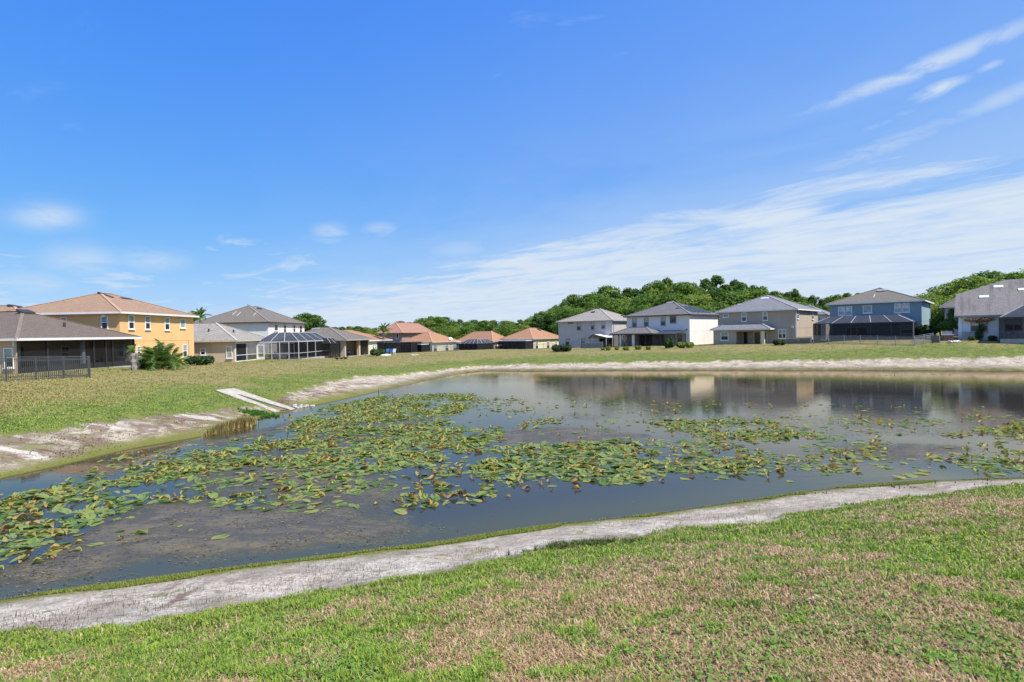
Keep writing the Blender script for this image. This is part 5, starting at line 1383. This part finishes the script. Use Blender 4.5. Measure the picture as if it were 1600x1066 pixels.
# lily pads -----------------------------------------------------------------
FIELDS = [  # photo outline of each drift, pads per square metre, share of curled brown leaves, share of raised leaves
    ([(455, 660), (520, 634), (600, 618), (735, 614), (744, 628), (705, 650), (690, 667), (770, 668), (788, 680), (740, 706), (640, 730), (560, 742), (480, 738), (400, 726), (330, 742), (250, 752), (190, 748), (250, 722), (330, 708), (420, 692), (470, 682)], 9.0, .18, .4),
    ([(-60, 770), (40, 766), (150, 750), (240, 742), (250, 760), (215, 785), (160, 815), (90, 845), (20, 872), (-60, 890)], 7.0, .32, .4),
    ([(240, 745), (500, 738), (620, 755), (610, 792), (500, 800), (300, 783), (240, 785)], 3.6, .28, .25),
    ([(590, 728), (780, 716), (775, 775), (700, 795), (600, 798)], 3.2, .4, .35),
    ([(740, 705), (830, 695), (950, 690), (1010, 718), (1070, 735), (1062, 752), (1000, 756), (930, 754), (850, 746), (760, 733)], 6.8, .16, .6),
    ([(740, 705), (790, 722), (860, 745), (840, 765), (760, 750), (720, 730)], 3.0, .45, .4),
    ([(900, 690), (1120, 678), (1200, 718), (1180, 742), (1070, 742), (1000, 718)], 2.9, .3, .3),
    ([(1000, 657), (1170, 650), (1260, 672), (1300, 690), (1200, 690), (1050, 676)], 4.2, .3, .35),
    ([(1150, 672), (1380, 690), (1390, 722), (1330, 744), (1240, 735), (1110, 750), (1070, 735), (1180, 700)], 2.0, .28, .2),
    ([(1320, 650), (1490, 660), (1420, 668), (1330, 662)], 2.6, .3, .2),
    ([(1480, 675), (1620, 660), (1640, 692), (1500, 697)], 3.6, .4, .35),
    ([(1430, 716), (1620, 702), (1640, 742), (1540, 738), (1440, 728)], 4.0, .35, .35),
    ([(1500, 648), (1630, 650), (1630, 656), (1500, 654)], 2.5, .2, .1),
    ([(800, 658), (880, 651), (875, 672), (820, 670)], 2.6, .5, .3),
    ([(740, 622), (825, 625), (815, 645), (745, 640)], 2.0, .3, .2),
    ([(560, 770), (640, 770), (640, 800), (600, 803)], 3.0, .5, .4),
    ([(1300, 583), (1500, 585), (1480, 590), (1300, 587)], .25, .1, 0),
    ([(60, 742), (150, 724), (260, 702), (340, 690), (400, 676), (430, 690), (330, 712), (250, 732), (130, 752)], 1.5, .25, .15),
    ([(-60, 880), (120, 850), (110, 875), (0, 898), (-60, 905)], 1.6, .85, .0),
    ([(150, 745), (430, 640), (760, 620), (1600, 640), (1600, 740), (1000, 760), (600, 800), (0, 880)], .22, .45, .2),
]
pr = np.random.default_rng(12)
pads = []     # x, y, size, kind
for P_, dens, curl, rais in FIELDS:
    Q = poly_water(P_); x0, y0, x1, y1 = Q[:, 0].min(), Q[:, 1].min(), Q[:, 0].max(), Q[:, 1].max()
    n = int((x1 - x0) * (y1 - y0) * dens * 5.2); x, y = pr.uniform(x0, x1, n), pr.uniform(y0, y1, n)
    dd, _ = seg_dist(x, y, Q); sd2, _ = seg_dist(x, y, SH)
    nz = fbm(x * .55, y * .55, 61, 3)
    keep = (dd < pr.normal(0, .25, n)) & (sd2 < -.35) & (pr.random(n) < sstep(nz, .28, .52) + .08)
    x, y = x[keep], y[keep]; q = pr.random(len(x))
    cl = fbm(x * .8, y * .8, 66, 2)
    kind = np.where(q < curl * (.3 + .75 * cl), 2, np.where(q < curl + .45 * rais * (.4 + 1.2 * cl), 1, 0))
    pads.append(np.stack([x, y, (.065 + .115 * pr.random(len(x)) ** 1.3) * np.where(kind == 2, .85, 1), kind], 1))
pads = np.concatenate(pads)
print('pads', len(pads))
def pad_proto(kind, seed, tint0):
    r = np.random.default_rng(seed); n = 14; an = np.linspace(.22, 2 * math.pi - .22, n)   # open notch at angle 0
    rad = 1.0 + .10 * np.cos(an * 2) + r.normal(0, .02, n); rad[0] *= .93; rad[-1] *= .93
    ring = lambda f: np.stack([np.cos(an) * rad * f * 1.12, np.sin(an) * rad * f * .92], 1)
    xy = np.concatenate([[[-.04, 0]], ring(.55), ring(1.0)]); rr = np.hypot(xy[:, 0], xy[:, 1]); th = np.arctan2(xy[:, 1], xy[:, 0])
    if kind == 0: z = .02 + .045 * rr ** 2 * np.sin(th * 3 + r.uniform(0, 6)) + .02 * rr
    elif kind == 1: z = .16 * rr ** 2 * np.abs(np.sin(th)) + .07 * rr ** 2 * np.sin(th * 2 + r.uniform(0, 6))
    else:
        z = (.55 + r.uniform(0, .3)) * np.abs(xy[:, 1]) ** 1.3 + .25 * rr ** 2 * np.sin(th * 3 + r.uniform(0, 6)); xy = xy * np.array([1, .62])
    V = np.concatenate([xy, z[:, None]], 1)
    if kind:
        tl = r.uniform(.05, .38) if kind == 1 else r.uniform(-.3, .5); ct, st_ = math.cos(tl), math.sin(tl); x_ = V[:, 0].copy()
        V[:, 0] = x_ * ct - V[:, 2] * st_; V[:, 2] = x_ * st_ + V[:, 2] * ct; V[:, 2] += -V[:, 2].min() * (.55 if kind == 1 else .8) + (r.uniform(.0, .35) if kind == 1 else r.uniform(0, .25))
    F = [(0, 1 + i, 2 + i) for i in range(n - 1)]
    for i in range(n - 1): a, b, c, d = 1 + i, 2 + i, 1 + n + i, 2 + n + i; F += [(a, c, d), (a, d, b)]
    t = np.full(len(V), tint0) + r.normal(0, .06, len(V)); t[1 + n:] += r.uniform(.02, .16) * (r.random(n) > .4)
    if kind: # stalk down into the water
        b = len(V); V = np.concatenate([V, [[-.03, -.02, V[0, 2]], [-.03, .02, V[0, 2]], [0, 0, -.3]]]); F.append((b, b + 1, b + 2)); t = np.append(t, [.2] * 3)
    return V, np.array(F), np.clip(t, 0, 1)
PROT = {0: [pad_proto(0, 100 + i, tt) for i, tt in enumerate((.36, .42, .48, .52, .56, .60, .64, .30))],
        1: [pad_proto(1, 200 + i, tt) for i, tt in enumerate((.18, .26, .32, .38, .45, .52, .58, .64))],
        2: [pad_proto(2, 300 + i, tt) for i, tt in enumerate((.60, .68, .74, .80, .85, .92, .72, .97))]}
dist = np.hypot(pads[:, 0] - CAM.x, pads[:, 1] - CAM.y)
pxs = 800 + FPX * pads[:, 0] / pads[:, 1]
order = np.argsort(-(pads[:, 2] / dist ** 1.6) * ((pxs > -5) & (pxs < 1605)))
chosen, rest = order[:300], order[300:]
PMESH = {}
for k in PROT:
    for i, (V, F, t) in enumerate(PROT[k]):
        o = np_mesh('lily_pad_leaf', V, F, ML['pad'], dict(tint=t), sm=True); PMESH[k, i] = o.data; bpy.data.objects.remove(o)
PLAB = {0: ('flat green lily pad lying level on the water', 'flat floating lily pads'), 1: ('cupped green lily pad raised on its stalk above the water', 'raised cupped lily pads'), 2: ('curled yellow brown lily pad drying on the water', 'curled drying lily pads')}
for j in chosen:
    x, y, s, k = pads[j]; k = int(k); i = pr.integers(8)
    o = link('lily_pad', PMESH[k, i], None, (x, y, ZW + .004 + .006 * pr.random()), pr.uniform(0, 6.28)); o.scale = (s, s, s)
    tag(o, PLAB[k][0], 'lily pad', PLAB[k][1])
Vs, Fs, Ts, base = [], [], [], 0
pk = pr.integers(0, 8, len(pads))
for k in PROT:
    for i in range(8):
        sel = rest[(pads[rest, 3] == k) & (pk[rest] == i)]
        if not len(sel): continue
        V, F, t = PROT[k][i]; n = len(sel); a = pr.uniform(0, 6.28, n); s = pads[sel, 2]
        X = V[None, :, 0] * np.cos(a)[:, None] - V[None, :, 1] * np.sin(a)[:, None]; Yv = V[None, :, 0] * np.sin(a)[:, None] + V[None, :, 1] * np.cos(a)[:, None]
        W_ = np.stack([X * s[:, None] + pads[sel, 0][:, None], Yv * s[:, None] + pads[sel, 1][:, None], V[None, :, 2] * s[:, None] + ZW + .004 + .006 * pr.random(n)[:, None]], 2)
        Vs.append(W_.reshape(-1, 3)); Fs.append((F[None] + (np.arange(n) * len(V))[:, None, None] + base).reshape(-1, 3)); Ts.append((t[None] + pr.normal(0, .03, (n, 1))).ravel()); base += n * len(V)
tag(np_mesh('lily_pads', np.concatenate(Vs), np.concatenate(Fs), ML['pad'], dict(tint=np.clip(np.concatenate(Ts), 0, 1)), sm=True), 'drifts of small distant lily pads over the pond', 'lily pads', None, 'stuff')

# floating weed scraps
def vcol(name, rough=.8, trans=0.0):
    m, t, b = mat(name); c = t.attr('col', 'Color'); t.put(b.inputs['Base Color'], c); b.inputs['Roughness'].default_value = rough; b.inputs['Specular IOR Level'].default_value = .25
    if trans:
        tr = t.new('ShaderNodeBsdfTranslucent'); t.put(tr.inputs['Color'], c); mx = t.new('ShaderNodeMixShader'); mx.inputs[0].default_value = trans
        t.l.new(b.outputs[0], mx.inputs[1]); t.l.new(tr.outputs[0], mx.inputs[2]); t.l.new(mx.outputs[0], t.n['Material Output'].inputs[0])
    return m
n = 90000
px = RNG.uniform(-80, 1680, n); py = RNG.uniform(640, 940, n)
D = np.array(F_) * FPX + np.array(R_) * (px - 800)[:, None] + np.array(U_) * (533 - py)[:, None]; k = (ZW - CAM.z) / D[:, 2]
x, y = CAM.x + D[:, 0] * k, CAM.y + D[:, 1] * k
sd2, _ = seg_dist(x, y, SH); wv = weed(x, y); keep = (sd2 < -.1) & (RNG.random(n) < wv * .9 * sstep(fbm(x * 1.3, y * 1.3, 71, 4), .40, .68) + .004)
x, y = x[keep], y[keep]; n = len(x); s = (.006 + .028 * RNG.random(n) ** 2.2) * (1 + np.hypot(x, y) / 30); a = RNG.uniform(0, 6.28, n)
c_, s_2 = np.cos(a) * s, np.sin(a) * s; el_ = RNG.uniform(.25, .6, n)
Z = ZW + RNG.uniform(.004, .02, n)
V = np.stack([np.stack([x - c_, y - s_2, Z], 1), np.stack([x + s_2 * el_, y - c_ * el_, Z + s * .05], 1), np.stack([x + c_, y + s_2, Z + s * RNG.uniform(-.05, .1, n)], 1), np.stack([x - s_2 * el_, y + c_ * el_, Z + s * .03], 1)], 1).reshape(-1, 3)
pal = np.array([(.13, .11, .075), (.20, .165, .095), (.05, .045, .034), (.26, .21, .115), (.09, .082, .065), (.16, .135, .045), (.38, .32, .22)])
col = pal[RNG.choice(7, n, p=[.24, .2, .22, .1, .14, .08, .02])] * RNG.uniform(.7, 1.2, (n, 1))
i = np.arange(n) * 4
o = np_mesh('floating_weed', V, np.stack([i, i + 1, i + 2, i + 3], 1), vcol('weed_scraps', .75), dict(col=np.repeat(col, 4, 0)))
tag(o, 'brownish floating weed scraps matting the near water', 'water weed', None, 'stuff')

# ------------------------------------------------------------------ grass
gmat = vcol('grass_blades', .6, .25)
GREEN = np.array([(.13, .26, .03), (.19, .33, .04), (.27, .385, .05), (.36, .41, .06)]); TAN = np.array([(.45, .275, .15), (.52, .355, .20), (.35, .185, .10), (.60, .465, .28)])
def grass(P, far, keepe=-.05):
    e = sand_edge(P[:, 0], P[:, 1]); nz = (fbm(P[:, 0] * 1.4, P[:, 1] * 1.4, 81, 3) - .5)
    P = P[e + nz * (2.6 if far else 1.2) > keepe]; n = len(P); e = sand_edge(P[:, 0], P[:, 1])
    dr = dryness(P[:, 0], P[:, 1]); tuft = fbm(P[:, 0] * 3.1, P[:, 1] * 3.1, 83, 2)
    isd = RNG.random(n) < np.clip(dr * (.74 if far else .84) + .04 - (.1 if far else .32) * sstep(tuft, .54, .7), .04, .86)
    dist = np.hypot(P[:, 0], P[:, 1])
    tcol = TAN[RNG.integers(0, 4, n)] * (np.array([.82, .86, .55]) if far else 1.0)
    col = np.where(isd[:, None], tcol, GREEN[RNG.integers(0, 4, n)])
    yel = (.55 * (1 - sstep(e, .1, 2.2)) + .35 * sstep(fbm(P[:, 0] * .6, P[:, 1] * .6, 85, 3), .45, .65))[:, None]
    col = np.where(isd[:, None], col, col * (1 - yel * .5) + np.array([.20, .225, .03]) * yel * .5)
    if far: col = .35 * col + .65 * (GREEN.mean(0) * (1 - dr[:, None]) + TAN.mean(0) * np.array([.80, .86, .55]) * dr[:, None])
    col = col * RNG.uniform(.8, 1.2, (n, 1))
    hgt = np.where(isd, RNG.uniform(.035, .09, n), RNG.uniform(.04, .085, n) + (.0 if far else .05) * sstep(tuft, .58, .75))
    lean = np.where(isd, RNG.uniform(.6, 1.5, n), RNG.uniform(.3, 1.35, n))
    wdt = RNG.uniform(.005, .0095, n) * (1 + dist / 9)
    if far: hgt = hgt * 1.15; wdt = wdt * 1.2
    P = P.copy(); P[:, 2] -= .006
    return blades(P, hgt, wdt, lean, RNG.uniform(0, 6.28, n), col=col, bend=.45)
P = screen_points(430000, -160, 1760, 735, 1120, -.6)
P[:, :2] += RNG.normal(0, .03, P[:, :2].shape)
P = P[(P[:, 1] < 24) & (P[:, 1] > 2.5)]; P[:, 2] = sample(GZ, P[:, 0], P[:, 1])
V, F, A = grass(P, False)
tag(np_mesh('lawn_grass', V, F, gmat, A), 'mown patchy grass of the near bank', 'grass', None, 'stuff')
n = 330000; u = RNG.random(n); yy = 1 / (u * (1 / 15 - 1 / 105) + 1 / 105); P = np.stack([yy * (RNG.uniform(-80, 1680, n) - 800) / FPX, yy, yy * 0], 1)
P = P[(P[:, 1] > 15 + 4 * (P[:, 0] > -8)) & (sample(GD, P[:, 0], P[:, 1]) > .5)]
P[:, 2] = sample(GZ, P[:, 0], P[:, 1])
V, F, A = grass(P, True, .1)
tag(np_mesh('far_lawn_grass', V, F, gmat, A), 'patchy grass of the lawns across the pond', 'grass', None, 'stuff')

# long dead runners lying on the turf
P = screen_points(5000, -120, 1720, 770, 1110, -.5); e = sand_edge(P[:, 0], P[:, 1]); P = P[(e > .15) & (P[:, 1] < 18)]; P[:, 2] = sample(GZ, P[:, 0], P[:, 1]) + .015; n = len(P)
col = np.array([(.50, .38, .22), (.42, .29, .16), (.30, .34, .08)])[RNG.choice(3, n, p=[.45, .35, .2])] * RNG.uniform(.7, 1.15, (n, 1))
V, F, A = blades(P, RNG.uniform(.08, .22, n), RNG.uniform(.003, .006, n) * (1 + P[:, 1] / 10), RNG.uniform(1.05, 1.45, n), RNG.uniform(0, 6.28, n), col=col, bend=.15)
tag(np_mesh('dead_runners', V, F, gmat, A), 'long dry straw runners lying across the near turf', 'straw', None, 'stuff')

# broad leaved clover and weeds in the turf
P = screen_points(60000, -100, 1700, 850, 1110, -.4)
cl = fbm(P[:, 0] * .55, P[:, 1] * .55, 91, 3); e = sand_edge(P[:, 0], P[:, 1]); P = P[(e > 1.2) & (P[:, 1] < 13) & (RNG.random(len(P)) < .2 * sstep(cl, .57, .68))]
n = len(P); a = RNG.uniform(0, 6.28, n); s = RNG.uniform(.012, .026, n); tl = RNG.uniform(-.5, .5, (n, 2)); Z = P[:, 2] + RNG.uniform(.03, .08, n)
q = [(-1, 0), (0, -.75), (1, 0), (0, .75)]
V = np.stack([np.stack([P[:, 0] + (u * np.cos(a) - v * np.sin(a)) * s, P[:, 1] + (u * np.sin(a) + v * np.cos(a)) * s, Z + (u * tl[:, 0] + v * tl[:, 1]) * s], 1) for u, v in q], 1).reshape(-1, 3)
col = np.array([(.12, .24, .032), (.16, .30, .045), (.21, .33, .06)])[RNG.integers(0, 3, n)]
i = np.arange(n) * 4
tag(np_mesh('clover_patches', V, np.stack([i, i + 1, i + 2, i + 3], 1), gmat, dict(col=np.repeat(col, 4, 0))), 'small broad leaved weeds spread through the near turf', 'clover', None, 'stuff')
# yellow flowers at the right edge
f0 = ghit(1585, 865); n = 120; x = f0.x + RNG.normal(0, .55, n); y = f0.y + RNG.normal(0, .9, n); Z = sample(GZ, x, y) + RNG.uniform(.06, .13, n); s = RNG.uniform(.005, .010, n)
V = np.stack([np.stack([x + u * s, y + v * s, Z + .3 * s * (u + v)], 1) for u, v in ((-1, -1), (1, -1), (1, 1), (-1, 1))], 1).reshape(-1, 3); i = np.arange(n) * 4
tag(np_mesh('yellow_flowers', V, np.stack([i, i + 1, i + 2, i + 3], 1), gmat, dict(col=np.tile([.62, .46, .03], (n * 4, 1)))), 'tiny yellow flowers scattered in the grass at the right edge', 'flowers', None, 'stuff')

# green fringe along the near waterline and the dark stems on the sand
L_ = np.array([(p[0], p[1]) for p in near]); seg = np.hypot(*(L_[1:] - L_[:-1]).T); cum = np.concatenate([[0], np.cumsum(seg)])
def along(n): 
    t = RNG.uniform(0, cum[-1], n); return np.stack([np.interp(t, cum, L_[:, 0]), np.interp(t, cum, L_[:, 1])], 1)
q = along(110000); nrm = np.array([.25, -.97]); off = RNG.uniform(-.03, .42, len(q)); q = q + nrm * off[:, None]
th_ = fbm(q[:, 0] * .45, q[:, 1] * .45, 95, 3); keep = (off < .02 + .42 * sstep(th_, .36, .66)) & (RNG.random(len(q)) < .15 + sstep(th_, .34, .58)); q = q[keep]; n = len(q)
P = np.concatenate([q, np.maximum(sample(GZ, q[:, 0], q[:, 1]), ZW - .01)[:, None]], 1)
col = np.array([(.15, .23, .03), (.23, .28, .04), (.30, .29, .05), (.32, .24, .08)])[RNG.choice(4, n, p=[.35, .35, .2, .1])]
V, F, A = blades(P, RNG.uniform(.02, .07, n), RNG.uniform(.007, .014, n), RNG.uniform(.2, 1.3, n), RNG.uniform(0, 6.28, n), col=col)
tag(np_mesh('shore_grass', V, F, gmat, A), 'thin green grass fringe along the near waterline', 'grass', None, 'stuff')
P = screen_points(60000, -100, 1700, 745, 1000, -1.2); e = sand_edge(P[:, 0], P[:, 1]); dd = sample(GD, P[:, 0], P[:, 1])
c1 = fbm(P[:, 0] * 1.1, P[:, 1] * 1.1, 97, 3)
P = P[(e < .1) & (dd > .3) & (P[:, 1] < 24) & (RNG.random(len(P)) < .05 + .75 * sstep(c1, .52, .66) + .5 * sstep(e, -.7, 0) * (c1 > .42))]; n = len(P)
c2 = fbm(P[:, 0] * .7, P[:, 1] * .7, 98, 2)[:, None]
col = np.where(c2 > .52, np.array([(.16, .10, .06)]), np.array([(.10, .095, .07)])) * RNG.uniform(.6, 1.6, (n, 1))
V, F, A = blades(P, RNG.uniform(.03, .13, n), RNG.uniform(.004, .008, n), RNG.uniform(.1, 1.3, n), RNG.uniform(0, 6.28, n), col=col)
tag(np_mesh('dry_stems', V, F, gmat, A), 'sparse dry dark stems on the pale near sand', 'dry weeds', None, 'stuff')
# same litter on the far and left sand
n = 90000; u = RNG.random(n); yy = 1 / (u * (1 / 15 - 1 / 75) + 1 / 75); P = np.stack([yy * (RNG.uniform(-80, 1680, n) - 800) / FPX, yy, yy * 0], 1); P[:, 2] = sample(GZ, P[:, 0], P[:, 1]); e = sand_edge(P[:, 0], P[:, 1]); dd = sample(GD, P[:, 0], P[:, 1]); c1 = fbm(P[:, 0] * .6, P[:, 1] * .6, 99, 3)
P = P[(e < .2) & (dd > .4) & (P[:, 1] > 16) & (RNG.random(len(P)) < .03 + .5 * sstep(c1, .55, .68) + .35 * (P[:, 0] < -9) * (P[:, 1] < 50) * sstep(c1, .44, .6))]; n = len(P)
col = np.where(RNG.random((n, 1)) < .5, np.array([(.17, .10, .07)]), np.array([(.16, .16, .06)])) * RNG.uniform(.6, 1.4, (n, 1))
V, F, A = blades(P, RNG.uniform(.04, .13, n), RNG.uniform(.02, .035, n), RNG.uniform(.2, 1.3, n), RNG.uniform(0, 6.28, n), col=col)
tag(np_mesh('bank_litter', V, F, gmat, A), 'sparse rusty weeds on the far sandy bank', 'dry weeds', None, 'stuff')

# coarse green tufts
def tufts(cen, nb, hg, wd_, cols, name, label):
    m_ = len(cen); a = RNG.uniform(0, 6.28, m_ * nb); P = np.repeat(cen, nb, 0); rr = RNG.random(m_ * nb) * .05
    P = P + np.stack([np.cos(a) * rr, np.sin(a) * rr, np.full(len(a), -.01)], 1)
    V, F, A = blades(P, RNG.uniform(hg * .6, hg * 1.2, len(a)), RNG.uniform(wd_ * .7, wd_ * 1.2, len(a)), RNG.uniform(.2, 1.25, len(a)), a + RNG.normal(0, .4, len(a)), col=cols[RNG.integers(0, len(cols), len(a))] * np.repeat(RNG.uniform(.75, 1.25, m_), nb)[:, None])
    tag(np_mesh(name, V, F, gmat, A), label, 'grass', None, 'stuff')
P = screen_points(5200, -100, 1700, 790, 1100, -.5); e = sand_edge(P[:, 0], P[:, 1]); c1 = fbm(P[:, 0] * .7, P[:, 1] * .7, 101, 3); P = P[(e > .7) & (c1 > .43) & (P[:, 1] < 16)]
tufts(P, 24, .08, .007, np.array([(.09, .17, .028), (.13, .21, .036), (.17, .24, .045)]), 'grass_tufts', 'coarse dark green tufts standing in the near turf')
c0 = ghit(915, 852); x = c0.x + RNG.normal(0, .55, 130); y = c0.y + RNG.normal(0, .16, 130); P = np.stack([x, y, sample(GZ, x, y)], 1)
tufts(P, 26, .12, .010, np.array([(.05, .095, .02), (.08, .12, .03), (.16, .15, .05)]), 'sand_tuft', 'dark green tuft patch on the edge of the near sand')
c0 = ghit(406, 648); x = c0.x + RNG.normal(0, .55, 200); y = c0.y + RNG.normal(0, .4, 200); P = np.stack([x, y, np.maximum(sample(GZ, x, y), ZW)], 1)
tufts(P, 22, .16, .025, np.array([(.07, .20, .025), (.11, .25, .035)]), 'bank_tuft', 'bright green patch of grass between reeds and flume')
# dead sprig in the turf
p = ghit(1268, 950); t_ = empty('dead_sprig', p, 0, 'pale dead leafy sprig lying in the near grass', 'sprig')
MB().tube([(0, 0, 0), (.03, 0, .07), (.02, .02, .15)], [.004, .003, .002], 5).build('stem', MT['conc'], t_)
for i in range(6):
    a = i * 1.1; z = .05 + .018 * i; k = MB(); d_ = Vector((math.cos(a), math.sin(a) * .6, -.25)); sd_v = Vector((-math.sin(a), math.cos(a), 0)) * .011; o_ = Vector((.02, 0, z))
    k.face([o_, o_ + d_ * .035 + sd_v, o_ + d_ * .08, o_ + d_ * .035 - sd_v]); k.build('leaf', MT['tanf'], t_)
print('objects', len(bpy.data.objects), 'tris', sum(len(m.loops) - 2 * len(m.polygons) for m in bpy.data.meshes))
